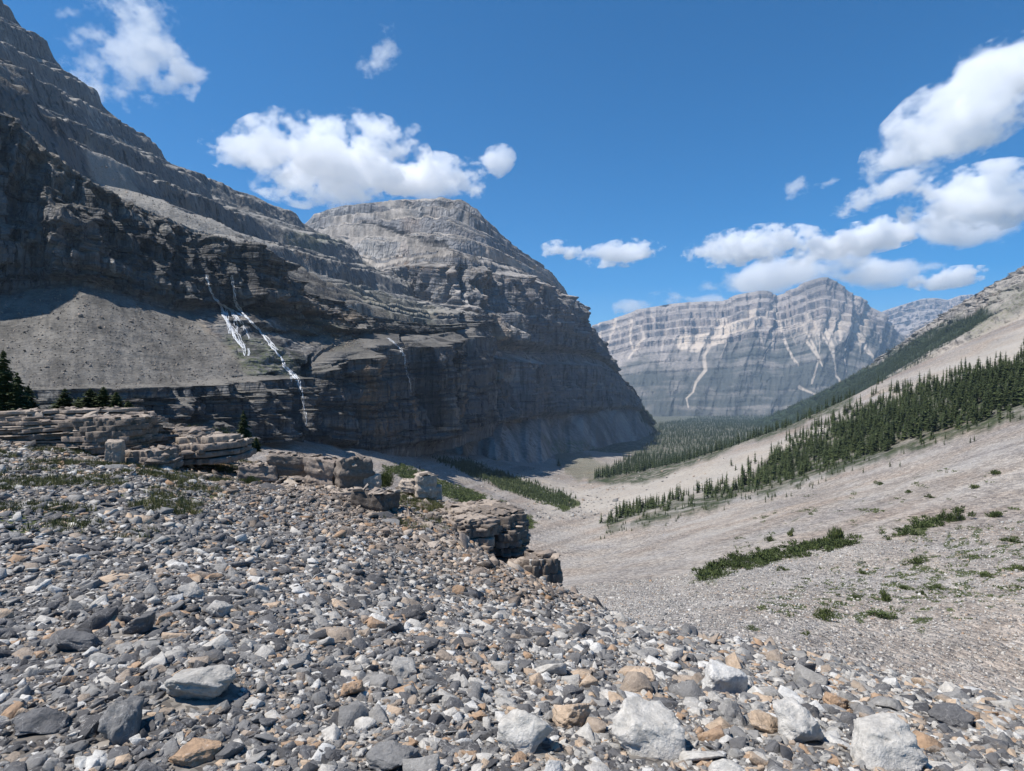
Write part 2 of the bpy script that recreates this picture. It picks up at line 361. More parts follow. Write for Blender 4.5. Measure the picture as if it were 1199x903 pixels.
def loft(rows, seg, vseg, cliff, terr, unit, amp, bed, tstep, flute_w, seed=0, wob=1.0, extra=None, levels=None, bedfn=None):
    R3 = []
    R2 = []
    for r in rows:
        P = np.array([at(*p) for p in r]); R3.append(catmull(P, seg))
        Q = np.array([(p[0], p[1], 0) for p in r], float); R2.append(catmull(Q, seg))
    nu = len(R3[0]); V = []; U = []; CL = []; TR = []; BB = []; SL = []; KK = []
    # stratigraphic level of each feature line: the beds run parallel to the lines
    if levels is None: levels = [float(np.median(r[:, 2])) for r in R3]
    for k in range(1, len(levels)-1): levels[k] = max(levels[k], levels[k-1]+unit*.6)
    for k in range(len(rows)-1):
        t = np.linspace(0, 1, vseg[k], endpoint=(k == len(rows)-2))[:, None, None]
        KK.append(np.repeat(k+t[:, :, 0], nu, 1)); BB.append(np.repeat(levels[k]*(1-t[:, :, 0])+levels[k+1]*t[:, :, 0], nu, 1)); SL.append(np.repeat(((R3[k+1][:, 2]-R3[k][:, 2])/max(1., abs(levels[k+1]-levels[k])))[None], len(t), 0))
        V.append(R3[k][None]*(1-t)+R3[k+1][None]*t); U.append(R2[k][None]*(1-t)+R2[k+1][None]*t)
        e = sstep(0, .12, t[:, 0, 0])*sstep(0, .12, 1-t[:, 0, 0])
        c0 = cliff[k]
        CL.append(np.repeat((c0*(.35+.65*e))[:, None], nu, 1)); TR.append(np.full((len(t), nu), terr[k]))
    BB = np.concatenate(BB).ravel(); SL = np.clip(np.concatenate(SL).ravel(), .35, 2.0); KK = np.concatenate(KK).ravel()
    if bedfn: U_ = np.concatenate(U); BB, SL = bedfn(U_[..., 0].ravel(), U_[..., 1].ravel(), KK, BB, SL)
    V = np.concatenate(V); U = np.concatenate(U); CL = np.concatenate(CL).ravel(); TR = np.concatenate(TR).ravel()
    nv = V.shape[0]
    du = np.gradient(V, axis=1); dv = np.gradient(V, axis=0)
    N = np.cross(du, dv).reshape(-1, 3); N /= np.linalg.norm(N, axis=1, keepdims=True)+1e-9
    h = N*[1, 1, 0]; h /= np.linalg.norm(h, axis=1, keepdims=True)+1e-6
    P = V.reshape(-1, 3).copy(); x = U[..., 0].ravel(); y = U[..., 1].ravel()
    tang = h[:, [1, 0, 2]]*[-1, 1, 0]
    # large buttresses and gullies, narrow flutes, beds
    q = P*[1, 1, .22]
    big = ridged(q/flute_w+seed, 4, .5)
    med = ridged(P*[1, 1, .07]/(flute_w*.27)+seed+5, 3, .55)
    rough = fbm(P/(unit*1.4)+seed, 4, .55)
    wob_ = unit*.45*fbm(P/(unit*16)+3+seed, 2)
    z = BB+wob_*wob*.6
    st = layers(z, unit, .12, 1+seed)*1.0+layers(z, unit*.37, .2, 2+seed)*.55+layers(z, unit*2.9, .07, 3+seed)*1.5
    arc = np.cumsum(np.concatenate([np.zeros((nv, 1)), np.linalg.norm(np.diff(V[..., :2], axis=1), axis=2)], 1), 1).ravel()
    jw = arc+unit*.9*fbm(P/(unit*2.2)+60, 2)+unit*.5*layers(z, unit*1.6, .1, 21)
    joint = layers(jw, unit*1.5, .16, 31)+layers(jw+7, unit*.62, .2, 33)*.6+layers(jw+3, unit*5.5, .12, 35)*1.6
    broken = sstep(-.5, .3, fbm(P/(unit*3)+40, 2))*.6+.4
    BH = CL*CL; d = (.3*CL+.7*BH)*amp*(.60*(big-.7)+.55*(med-.7)+.10*(ridged(P*[1, 1, .1]/(flute_w*.085)+seed+9, 2)-.6))+CL*bed*1.25*joint+bed*(.22+.78*np.maximum(CL, .75*TR))*st*broken+rough*bed*(.16+.55*CL)
    if seed == 3: d = d*(1-.72*sstep(640, 735, x))
    P2 = P+h*d[:, None]
    # terraces: flat ledges and steep risers on the slopes between the cliffs
    zz = BB+wob_*.6
    tt = tstep*(1+.0*zz); f = zz/tt+.22*fbm(P/(unit*26)+9, 2); fl = np.floor(f); fr = f-fl
    step = (sstep(.34, .58, fr)-fr)*tt*SL
    P2[:, 2] += step*TR*(.55+.45*broken)
    f = zz/(tt*.31); fr = f-np.floor(f); P2[:, 2] += (sstep(.34, .56, fr)-fr)*tt*.31*TR*.8*SL
    # rills and gullies on open slopes
    ug = (1-CL)*(1-TR)
    P2 += N*((ridged(np.stack([x/22., y/90., x*0+seed], -1), 3)-.6)*unit*.05*ug)[:, None]
    if extra is not None: P2 = extra(P2, N, h, x, y, CL)
    return P2, x, y, nu, nv, zz

def build_left():
    D0 = [
     [(-600,575,140),(-200,550,170),(0,530,190),(100,532,212),(200,536,245),(290,528,290),(350,514,335),(400,534,385),(440,540,435),(500,528,600),(540,518,730),(575,508,1050)],
     [(-600,470,165),(-200,458,200),(0,456,222),(100,453,245),(200,449,280),(290,440,320),(350,437,365),(398,411,425),(440,404,480),(500,395,650),(538,388,765),(572,388,1080)],
     [(-600,345,195),(-200,348,258),(0,345,330),(100,334,350),(200,362,385),(290,362,440),(350,384,480),(400,392,535),(440,390,590),(500,390,720),(538,385,830),(572,382,1120)],
     [(-600,-70,225),(-200,35,285),(0,125,370),(100,212,392),(200,254,425),(287,288,458),(312,318,505),(392,358,565),(440,372,620),(500,380,750),(536,378,850),(572,374,1150)],
     [(-600,-160,420),(-200,0,490),(0,103,560),(100,172,600),(200,235,640),(280,285,700),(335,305,760),(400,332,800),(440,354,850),(500,370,950),(540,372,1000),(578,372,1200)],
     [(-600,-210,560),(-200,-70,640),(0,72,680),(100,145,720),(200,212,770),(280,262,830),(340,285,900),(400,312,950),(440,338,1000),(500,361,1080),(540,372,1090),(579,372,1230)],
     [(-600,-230,700),(-200,-90,800),(0,52,840),(100,130,880),(200,203,930),(280,250,1000),(340,272,1080),(400,302,1150),(440,326,1200),(500,354,1220),(541,372,1180),(580,374,1260)],
     [(-600,-280,900),(-200,-150,950),(0,6,1000),(100,105,1080),(200,190,1200),(290,232,1330),(350,258,1450),(400,286,1600),(440,313,1500),(500,347,1400),(542,373,1280),(581,376,1300)],
     [(-600,-180,1500),(-200,-60,1550),(0,80,1600),(100,170,1700),(200,250,1800),(290,290,1900),(350,310,2000),(400,330,2100),(440,345,2050),(500,370,1900),(545,385,1700),(585,390,1700)]]
    seg = [20, 70, 90, 90, 95, 70, 60, 60, 75, 50, 40]
    vs = [95, 60, 150, 60, 45, 30, 75, 12]
    def bedfn(x, y, K, B, SLv):
        # above the lower cliffs the beds cut across the crest, dipping gently to the right
        w = sstep(3.0, 3.5, K); xx = np.clip(x, -600, 620)
        nb = 330-(y-.52*xx+.00034*xx*np.abs(xx))*1.15
        return B*(1-w)+nb*w, SLv*(1-w)+1.15*w
    def extra(P, N, h, x, y, CL):
        # the corner of the big buttress, the canyon cut by the stream, fallen blocks on the ledges
        c = line_mask(x, y, [(352, 430), (356, 470), (366, 520)], 9, 6)
        P = P-h*(c*26)[:, None]
        g = line_mask(x, y, [(545, 380), (540, 430), (530, 500)], 8, 14); P = P-h*(g*40)[:, None]
        g = line_mask(x, y, [(470, 395), (478, 450), (490, 510)], 5, 6); P = P-h*(g*14)[:, None]
        for bx, w, a in ((290, 26, 10), (395, 16, 9), (440, 22, -8), (505, 26, 16), (325, 16, 7), (240, 30, 8), (90, 40, 8)):
            m = np.exp(-((x-bx)/w)**2)*sstep(445, 400+120*(x < 395), y) if False else np.exp(-((x-bx)/w)**2)
            P = P+h*(m*a*sstep(.4, .9, CL))[:, None]
        # blocky benches between the two cliffs, right of the stream
        m = poly_mask(x, y, [(255, 350), (300, 335), (420, 385), (420, 440), (300, 440)], 12)
        blk = layers(P[:, 2]+3*fbm(P/25, 2), 9, .2, 9)
        P = P+h*(m*blk*22)[:, None]; P[:, 2] += m*layers(x*.6+y, 9, .2, 4)*4
        return P
    return loft(D0, seg, vs, [1, .05, 1, .12, .4, .2, .35, .2], [.35, .0, .25, .8, 1, 1, 1, .3], 6.5, 19, 3.4, 30, 62, 0, .8, extra, [-110, 0, 55, 165, 215, 265, 310, 480, 520], bedfn)

def build_middle():
    c = lambda *a: list(a)
    R = [
     c((330,480,1500),(370,485,1400),(400,490,1300),(440,495,1200),(490,510,1000),(530,535,870),(575,552,900),(625,566,960),(662,568,1130),(697,562,1380),(725,548,1680),(748,532,1990),(760,518,2300),(768,508,2620),(750,500,3500)),
     c((330,430,1650),(370,440,1550),(400,450,1450),(440,460,1350),(500,480,1200),(540,506,1060),(575,502,1150),(612,494,1350),(650,488,1600),(685,485,1850),(711,481,2050),(731,479,2250),(747,482,2400),(761,501,2620),(745,492,3500)),
     c((330,350,1750),(370,355,1650),(400,365,1550),(440,375,1450),(500,390,1290),(545,402,1150),(580,414,1210),(615,418,1405),(650,420,1645),(684,421,1885),(708,428,2075),(726,443,2265),(742,467,2425),(760,500,2620),(742,485,3500)),
     c((330,349,1790),(370,354,1690),(400,363,1590),(440,373,1500),(500,387,1340),(545,398,1200),(580,410,1260),(615,413,1450),(650,415,1685),(683,417,1920),(707,425,2100),(725,441,2285),(742,466,2440),(760,500,2621),(742,484,3510)),
     c((330,320,1900),(370,302,1800),(395,305,1700),(440,317,1610),(490,306,1440),(530,306,1290),(575,313,1345),(615,323,1530),(646,337,1745),(673,366,1955),(701,405,2125),(721,436,2296),(741,466,2446),(759,499,2622),(740,482,3520)),
     c((330,300,2150),(370,275,2050),(398,270,1930),(440,268,1830),(495,264,1640),(532,267,1540),(568,283,1570),(608,303,1690),(644,327,1850),(669,360,2010),(701,403,2170),(721,434,2325),(741,466,2462),(758,499,2625),(738,480,3600)),
     c((330,290,2500),(370,252,2250),(400,243,2150),(440,237,2050),(500,234,1900),(540,237,1840),(556,250,1830),(602,291,1870),(642,319,1980),(667,353,2100),(700,399,2250),(720,431,2375),(741,465,2490),(758,498,2630),(736,478,3700)),
     c((330,330,3600),(370,300,3400),(400,290,3300),(440,285,3200),(500,285,3100),(530,290,3100),(560,310,3050),(600,335,3000),(640,360,3000),(665,385,3000),(698,415,3000),(719,440,3000),(740,468,3000),(757,500,3000),(735,490,4200))]
    seg = [10, 25, 45, 65, 65, 55, 60, 50, 45, 40, 30, 25, 20, 20]
    vs = [80, 90, 12, 120, 60, 60, 12]
    def extra(P, N, h, x, y, CL):
        P = P+h*(ridged(np.stack([x/17.+y/200, y/120., x*0], -1), 3)-.6)[:, None]*(20*sstep(.4, .9, CL))[:, None]
        # debris cones of the talus
        m = poly_mask(x, y, [(520, 535), (560, 500), (770, 480), (790, 520), (640, 590)], 8)
        P[:, 2] += m*14*(ridged(np.stack([x/34., y/300., x*0+2], -1), 2)-.5)
        return P
    return loft(R, seg, vs, [.02, .85, .2, .9, .22, .25, .1], [0, .12, .3, .04, .85, 1, 0], 20.0, 66, 6.5, 48, 150, 3, .8, extra)

def build_far():
    xs = [600, 640, 690, 720, 757, 800, 850, 872, 890, 905, 925, 944, 963, 974, 988, 1015, 1036, 1060, 1100, 1160, 1260]
    sky = [425, 404, 384, 373, 361, 354, 352, 344, 341, 347, 343, 334, 325, 330, 341, 357, 378, 402, 425, 440, 460]
    n = len(xs); f0 = [(x, 497, 5400) for x in xs]
    def row(fr, D, dy=0, k=1): return [(x, s+(497-s)*fr+dy, D) for x, s in zip(xs, sky)]
    rows = [f0, row(.62, 6000), row(.36, 6500), row(.24, 6750), row(.10, 7150), row(0, 7500), row(.3, 8600)]
    seg = [6, 20, 40, 50, 55, 60, 28, 26, 26, 26, 28, 30, 20, 24, 34, 30, 30, 30, 20, 10]
    vs = [60, 50, 35, 50, 40, 8]
    def extra(P, N, h, x, y, CL):
        sp = ridged(np.stack([x/46.+(y-400)/160., y/170., x*0+4], -1), 4, .5)-.7
        P = P+h*(sp*(40+60*sstep(430, 380, y)))[:, None]
        sp = ridged(np.stack([x/13., y/60., x*0+8], -1), 3, .55)-.7
        return P+h*(sp*(10+18*sstep(420, 380, y)))[:, None]
    return loft(rows, seg, vs, [.1, .2, .5, .35, .2, .1], [.05, .12, .5, .7, .4, 0], 45.0, 34, 12, 110, 420, 5, .8, extra)

def build_pale():
    xs = [980, 1010, 1030, 1060, 1080, 1095, 1110, 1125, 1140, 1170, 1230]
    sky = [400, 380, 366, 356, 350, 349, 351, 346, 345, 350, 360]
    r = lambda dy, D: [(x, s+dy, D) for x, s in zip(xs, sky)]
    rows = [[(x, 470, 9600) for x in xs], r(34, 10300), r(12, 10900), r(0, 11200), r(30, 11900)]
    return loft(rows, [10, 16, 30, 30, 22, 22, 22, 22, 20, 20], [20, 30, 25, 6], [.5, .8, .8, .1], [.3, .6, .8, 0], 60.0, 160, 18, 110, 500, 7)
def build_pink():
    xs = [1000, 1030, 1048, 1062, 1080, 1096, 1112, 1128, 1142, 1160, 1200]
    sky = [440, 420, 405, 393, 380, 374, 367, 355, 349, 350, 350]
    r = lambda dy, D: [(x, s+dy, D) for x, s in zip(xs, sky)]
    rows = [[(x, 480, 6300) for x in xs], r(30, 6900), r(8, 7300), r(0, 7500), r(30, 8200)]
    return loft(rows, [10, 16, 25, 25, 22, 22, 22, 22, 20, 16], [20, 30, 25, 6], [.5, .6, .6, .1], [.3, .5, .6, 0], 40.0, 130, 14, 90, 330, 9)

def build_right():
    xs =  [855, 880, 900, 930, 960, 1000, 1040, 1070, 1100, 1140, 1160, 1180, 1199, 1300, 1500, 1750]
    sky = [500, 494, 488, 474, 461, 440, 413, 393, 373, 346, 334, 324, 314, 262, 190, 120]
    skD = [3900,3700, 3500, 3200, 3000, 2700, 2450, 2280, 2120, 1960, 1900, 1850, 1800, 1650, 1500, 1400]
    ft =  [556, 552, 548, 534, 520, 500, 478, 462, 448, 430, 420, 410, 402, 350, 250, 130]
    ftD = [1250,1180, 1130, 1060, 1000, 950, 900, 880, 860, 840, 835, 830, 820, 780, 720, 680]
    def row(f, b=0): return [(x, s*f+t*(1-f)+b, d*f+e*(1-f)) for x, s, t, d, e in zip(xs, sky, ft, skD, ftD)]
    rows = [row(0), row(.35, 1), row(.62, -1), row(.85, 1), row(1), [(x, s+45, d+900) for x, s, d in zip(xs, sky, skD)]]
    return loft(rows, [12, 18, 28, 32, 45, 55, 45, 40, 50, 25, 25, 25, 60, 40, 20], [60, 60, 60, 50, 10], [.3, .4, .6, .75, .1], [.25, .45, .6, .6, 0], 14.0, 46, 7, 40, 120, 11)

def hill(name, res, mat, painted):
    P, x, y, nu, nv, zb = res
    n = len(P); A = {'bed': zb, 'streak': painted['fan'](x, y) if 'fan' in painted else np.full(n, .5)}
    nz = fbm(P/ (60.0 if P[:, 1].mean() < 3000 else 300.0), 4)
    for key in ('rust', 'pale', 'scree', 'green', 'tan', 'forest', 'stain', 'rock'):
        a = np.zeros(n)
        for shape in painted.get(key, []):
            kind = shape[0]
            if kind == 'poly': a = np.maximum(a, shape[3]*poly_mask(x, y, shape[1], shape[2], nz*shape[2]*1.2))
            else: a = np.maximum(a, shape[4]*line_mask(x, y, shape[1], shape[2], shape[3], nz*.8))
        A[key] = a
    me = np_mesh(name, P, grid_faces(nu, nv), mat, False, A)
    o = link(name, me); tag(o, kind='structure')
    return o, P, x, y, A

# ------------------------------------------------------------------ terrain objects
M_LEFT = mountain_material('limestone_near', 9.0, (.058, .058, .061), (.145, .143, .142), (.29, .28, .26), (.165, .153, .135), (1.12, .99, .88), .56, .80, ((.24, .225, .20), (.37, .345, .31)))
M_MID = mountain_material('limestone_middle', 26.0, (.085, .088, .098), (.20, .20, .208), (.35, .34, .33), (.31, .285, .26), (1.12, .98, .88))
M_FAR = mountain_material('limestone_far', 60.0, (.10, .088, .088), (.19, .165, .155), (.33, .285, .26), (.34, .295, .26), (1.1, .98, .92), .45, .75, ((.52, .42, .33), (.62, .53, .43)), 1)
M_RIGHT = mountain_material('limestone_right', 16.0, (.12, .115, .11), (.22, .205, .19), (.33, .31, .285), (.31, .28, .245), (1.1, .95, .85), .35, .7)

gm = build_ground(); gm.materials.append(ground_material())
ground = link('ground', gm); tag(ground, kind='structure')

def fan_left(x, y):
    a = np.arctan2(x-105-.25*(y-330), y-262.0)
    f = fbm(np.stack([a*13, np.hypot(x-105, y-290)/120, x*0+2], -1), 5, .6)
    g = fbm(np.stack([x/26, y/12, x*0+8], -1), 4)
    h_ = fbm(np.stack([(x+y)/60, (y-x*.3)/22, x*0+4], -1), 4); return np.clip(.5+f*.38+g*.35+h_*.5, 0, 1)
def fan_mid(x, y):
    f = fbm(np.stack([(x+(y-490)*-.5)/11, y/90, x*0+2], -1), 4, .6)
    return np.clip(.45+f*.9, 0, 1)
PL = dict(
 fan=fan_left,
 scree=[('poly', [(-600, 480), (-600, 360), (-100, 350), (60, 345), (105, 330), (160, 352), (215, 375), (262, 415), (300, 442), (285, 446), (200, 450), (100, 456), (0, 458), (-200, 462)], 5, 1),
        ('poly', [(310, 375), (345, 370), (400, 390), (430, 410), (400, 418), (345, 405)], 5, 1),
        ('poly', [(100, 170), (130, 195), (200, 245), (280, 275), (275, 290), (200, 258), (150, 240), (110, 215)], 5, .9),
        ('line', [(300, 306), (360, 322), (400, 333), (470, 358)], 5, 4, .7)],
 green=[('poly', [(262, 400), (300, 395), (345, 430), (370, 432), (345, 442), (290, 440)], 6, .75),
        ('poly', [(330, 370), (380, 385), (430, 412), (395, 410), (340, 385)], 6, .35),
        ('poly', [(330, 280), (370, 283), (400, 292), (360, 292)], 3, .8),
        ('poly', [(390, 335), (440, 345), (520, 372), (500, 385), (420, 365)], 7, .4)],
 rust=[('poly', [(388, 430), (420, 425), (446, 430), (450, 500), (430, 520), (395, 500)], 8, .75), ('line', [(462, 405), (468, 450), (475, 500)], 5, 6, .8), ('line', [(498, 400), (503, 440), (506, 490)], 4, 6, .8), ('line', [(524, 400), (524, 450), (520, 500)], 6, 5, .6),
   ('poly', [(275, 330), (330, 345), (400, 370), (390, 385), (300, 355)], 6, .6), ('poly', [(150, 360), (230, 372), (275, 430), (200, 440)], 14, .35)],
 pale=[('poly', [(-600, -300), (0, -20), (120, 80), (300, 215), (420, 275), (560, 350), (560, 380), (440, 372), (400, 350), (290, 298), (200, 262), (120, 215), (40, 130), (-100, 20), (-600, -200)], 8, 1)],
 rock=[('poly', [(212, 358), (240, 392), (268, 420), (300, 442), (350, 437), (400, 412), (430, 408), (345, 402), (310, 372), (430, 388), (300, 340), (240, 340)], 4, 1)],
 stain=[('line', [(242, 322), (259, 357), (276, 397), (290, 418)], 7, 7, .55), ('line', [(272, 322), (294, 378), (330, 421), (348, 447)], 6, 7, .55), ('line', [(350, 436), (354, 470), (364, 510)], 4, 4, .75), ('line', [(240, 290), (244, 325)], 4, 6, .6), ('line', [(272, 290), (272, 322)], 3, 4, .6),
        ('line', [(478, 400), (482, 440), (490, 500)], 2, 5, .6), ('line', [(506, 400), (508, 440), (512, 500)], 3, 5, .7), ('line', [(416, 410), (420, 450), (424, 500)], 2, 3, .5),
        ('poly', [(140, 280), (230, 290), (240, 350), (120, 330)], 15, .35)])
left, LP, LX, LY_, LA = hill('mountain', build_left(), M_LEFT, PL)
PM = dict(
 fan=fan_mid,
 rust=[('line', [(470, 310), (540, 318), (600, 330), (650, 345)], 6, 8, .6), ('line', [(560, 330), (566, 380), (572, 410)], 5, 6, .5), ('line', [(610, 335), (620, 380)], 4, 5, .45), ('poly', [(530, 380), (575, 395), (580, 480), (545, 500)], 8, .45)],
 scree=[('poly', [(500, 545), (545, 505), (650, 486), (748, 482), (768, 505), (790, 520), (640, 590), (500, 590)], 8, .62), ('poly', [(640, 522), (700, 530), (760, 512), (790, 520), (640, 590), (560, 570)], 6, 1),
        ('line', [(380, 305), (430, 322), (470, 345)], 6, 4, .8), ('line', [(370, 262), (440, 257), (500, 257), (545, 262)], 2.5, 2.5, 1),
        ('line', [(375, 276), (440, 273), (500, 274), (555, 285), (600, 305)], 3, 3, 1), ('line', [(385, 291), (450, 288), (520, 292), (570, 305), (625, 318)], 3, 3, .9), ('line', [(385, 248), (440, 245), (530, 246)], 2, 2, .8),
        ('poly', [(405, 350), (460, 340), (530, 370), (545, 385), (480, 395)], 6, .6)],
 tan=[('line', [(560, 300), (600, 310), (660, 345)], 3, 6, .35), ('line', [(620, 312), (650, 330), (668, 352)], 4, 3, .5), ('poly', [(530, 375), (570, 385), (580, 415), (545, 405)], 5, .5)],
 green=[('poly', [(636, 520), (660, 515), (735, 545), (770, 560), (700, 568), (650, 545)], 4, .8), ('line', [(500, 535), (600, 555), (680, 590)], 6, 6, .7)],
 forest=[('poly', [(752, 495), (745, 470), (765, 470), (830, 520), (800, 560), (730, 560), (745, 530), (765, 508)], 3, .95)])
mid, MP, MX, MY, MA = hill('mountain', build_middle(), M_MID, PM)
CH = [[(905, 372), (914, 384), (918, 398)], [(948, 372), (962, 392), (970, 415)], [(978, 372), (976, 400)], [(988, 380), (984, 408), (990, 436)], [(1000, 384), (1012, 408), (1020, 424)], [(915, 392), (922, 410), (934, 428)],
      [(912, 382), (917, 400), (930, 425)], [(940, 382), (950, 400), (962, 430)], [(944, 400), (958, 420), (950, 450)],
      [(965, 378), (970, 410), (978, 440), (984, 452)], [(998, 378), (1000, 392), (1018, 420)], [(935, 455), (950, 462), (962, 468)],
      [(832, 404), (824, 418), (826, 434), (815, 448), (812, 460), (804, 468), (806, 478)], [(722, 375), (712, 400), (708, 412)], [(755, 395), (744, 410), (736, 420)], [(740, 375), (737, 395), (742, 412)]]
_rc = random.Random(5)
for _x in range(700, 1030, 13):
    _y = 372+_rc.uniform(-4, 14); _l = _rc.uniform(10, 46); _s = _rc.uniform(-.35, .35)
    CH.append([(_x+_rc.uniform(-5, 5), _y), (_x+_s*_l*.5, _y+_l*.5), (_x+_s*_l+_rc.uniform(-3, 3), _y+_l)])
PF = dict(
 stain=[('poly', [(930, 346), (948, 335), (963, 322), (976, 328), (992, 346), (962, 350)], 3, .42), ('poly', [(885, 346), (892, 338), (912, 344), (905, 352)], 3, .35), ('line', [(905, 377), (940, 373), (1000, 377), (1034, 382)], 3, 3, .4), ('line', [(760, 372), (800, 366), (850, 366), (870, 372)], 3, 4, .3)],
 tan=[('poly', [(788, 399), (796, 410), (816, 412), (845, 401), (872, 385), (868, 376), (848, 378), (838, 386), (815, 391), (800, 394)], 1.2, 1.1),
      ('line', [(838, 378), (862, 382), (882, 366)], 4, 4, .9), ('line', [(870, 390), (890, 372), (905, 360)], 2, 2, .7)]+[('line', c, 2.4 if i_ < 17 else 2.0, 1.2 if i_ < 17 else .7, .8 if i_ < 17 else .5) for i_, c in enumerate(CH)]
     +[('poly', [(905, 378), (935, 372), (1000, 375), (1010, 384), (960, 392), (915, 388)], 6, .45)],
 scree=[('poly', [(690, 385), (760, 362), (850, 353), (900, 345), (963, 330), (1035, 375), (1040, 385), (980, 392), (900, 382), (800, 395), (720, 410)], 8, .35)],
 forest=[('poly', [(640, 500), (690, 440), (735, 428), (800, 424), (830, 412), (880, 392), (905, 402), (935, 392), (960, 402), (1000, 396), (1040, 388), (1060, 400), (1080, 500)], 14, .9)])
far, FP, FX, FY, FA = hill('mountain', build_far(), M_FAR, PF)
hill('mountain', build_pale(), M_FAR, {})
hill('mountain', build_pink(), M_FAR, {'forest': [('poly', [(1030, 470), (1040, 415), (1075, 395), (1100, 400), (1100, 480)], 8, .5)]})
PR = dict(
 forest=[('poly', [(850, 570), (850, 495), (880, 490), (925, 474), (960, 458), (1035, 424), (1050, 432), (1036, 452), (1000, 472), (960, 492), (900, 520), (870, 560)], 4, .97),
         ('poly', [(1030, 424), (1060, 408), (1100, 388), (1130, 375), (1160, 366), (1158, 378), (1110, 404), (1070, 426), (1040, 440)], 4, .95),
         ('poly', [(1040, 440), (1100, 418), (1110, 430), (1060, 450), (1020, 470)], 6, .45)],
 tan=[('poly', [(1060, 440), (1110, 410), (1199, 362), (1300, 300), (1300, 350), (1199, 392), (1120, 435), (1060, 460)], 5, .35)],
 green=[('poly', [(1130, 392), (1150, 372), (1199, 345), (1300, 290), (1300, 320), (1199, 368), (1140, 400)], 8, .75), ('poly', [(1160, 350), (1199, 330), (1199, 340), (1165, 362)], 5, .4)])
right, RP, RX, RY, RA = hill('mountain', build_right(), M_RIGHT, PR)
print('terrain', round(time.time()-T0, 1))

# ------------------------------------------------------------------ camera, sun, sky, air, clouds
cam = bpy.data.cameras.new('camera'); co = bpy.data.objects.new('camera', cam); C.objects.link(co); S.camera = co
co.rotation_euler = (math.pi/2, 0, 0); cam.sensor_width = 36; cam.lens = 36*F/1199; cam.clip_end = 90000; cam.clip_start = .05
SUN_EL = math.radians(59); SUN_AZ = math.atan2(-1.0, -.22)
w = bpy.data.worlds.new('World'); S.world = w; w.use_nodes = True
nt = w.node_tree; bg = nt.nodes['Background']; sky = nt.nodes.new('ShaderNodeTexSky'); sky.sky_type = 'NISHITA'; sky.sun_disc = False
sky.sun_elevation = SUN_EL; sky.sun_rotation = SUN_AZ; sky.altitude = 2600; sky.ozone_density = 3.5; sky.dust_density = .9; sky.air_density = 1.0
hs = nt.nodes.new('ShaderNodeHueSaturation'); hs.inputs['Saturation'].default_value = 1.55; hs.inputs['Hue'].default_value = .497
nt.links.new(sky.outputs[0], hs.inputs['Color']); nt.links.new(hs.outputs[0], bg.inputs[0]); bg.inputs[1].default_value = .108
su = bpy.data.lights.new('sun', 'SUN'); so = bpy.data.objects.new('sun', su); C.objects.link(so); su.energy = 5.0; su.angle = math.radians(.53); su.color = (1, .955, .89)
sd = Vector((math.sin(SUN_AZ)*math.cos(SUN_EL), math.cos(SUN_AZ)*math.cos(SUN_EL), math.sin(SUN_EL)))
so.rotation_euler = sd.to_track_quat('Z', 'Y').to_euler(); so.location = (-800, 300, 1400)

def build_haze():
    x0, x1, y0, y1, z0, z1 = -9000, 16500, -60, 12600, -305, 1640
    b = bmesh.new(); bmesh.ops.create_cube(b, size=1)
    for v in b.verts: v.co = ((x0+x1)/2+v.co.x*(x1-x0), (y0+y1)/2+v.co.y*(y1-y0), (z0+z1)/2+v.co.z*(z1-z0))
    me = bpy.data.meshes.new('haze'); b.to_mesh(me); b.free()
    m = bpy.data.materials.new('air'); m.use_nodes = True; n = m.node_tree; n.nodes.clear()
    o = n.nodes.new('ShaderNodeOutputMaterial'); v = n.nodes.new('ShaderNodeVolumePrincipled')
    v.inputs['Color'].default_value = (.52, .74, 1, 1); v.inputs['Density'].default_value = 4.8e-5; v.inputs['Anisotropy'].default_value = .2
    n.links.new(v.outputs[0], o.inputs['Volume']); me.materials.append(m)
    tag(link('haze', me), 'thin blue air haze over the whole valley', 'haze', kind='stuff')
build_haze()

def cloud_material(dens=.006, scale=700., edge=.35, gain=6.):
    m = bpy.data.materials.new('cloud_vapour'); m.use_nodes = True; n = m.node_tree; n.nodes.clear()
    o = n.nodes.new('ShaderNodeOutputMaterial'); v = n.nodes.new('ShaderNodeVolumePrincipled')
    v.inputs['Color'].default_value = (1, 1, 1, 1); v.inputs['Anisotropy'].default_value = 0
    tc = n.nodes.new('ShaderNodeTexCoord'); g = n.nodes.new('ShaderNodeNewGeometry')
    ln = n.nodes.new('ShaderNodeVectorMath'); ln.operation = 'LENGTH'; n.links.new(tc.outputs['Object'], ln.inputs[0])
    nz = n.nodes.new('ShaderNodeTexNoise'); nz.inputs['Scale'].default_value = 1/scale; nz.inputs['Detail'].default_value = 10; nz.inputs['Roughness'].default_value = .63
    mp = n.nodes.new('ShaderNodeVectorMath'); mp.operation = 'MULTIPLY'; mp.inputs[1].default_value = (1, 1, 1.35)
    n.links.new(g.outputs['Position'], mp.inputs[0]); n.links.new(mp.outputs[0], nz.inputs['Vector'])
    def ma(op, a, b, c=None):
        k = n.nodes.new('ShaderNodeMath'); k.operation = op
        for i, x in enumerate((a, b, c)):
            if x is None: continue
            if isinstance(x, (int, float)): k.inputs[i].default_value = x
            else: n.links.new(x, k.inputs[i])
        return k.outputs[0]
    f = ma('SUBTRACT', 1, ln.outputs['Value'])
    e = ma('SUBTRACT', ma('MULTIPLY_ADD', ma('SUBTRACT', nz.outputs[0], .5), 3.9, f), edge)
    k = n.nodes.new('ShaderNodeClamp'); n.links.new(ma('MULTIPLY', e, gain), k.inputs[0])
    n.links.new(ma('MULTIPLY', k.outputs[0], dens), v.inputs['Density']); n.links.new(v.outputs[0], o.inputs['Volume'])
    return m
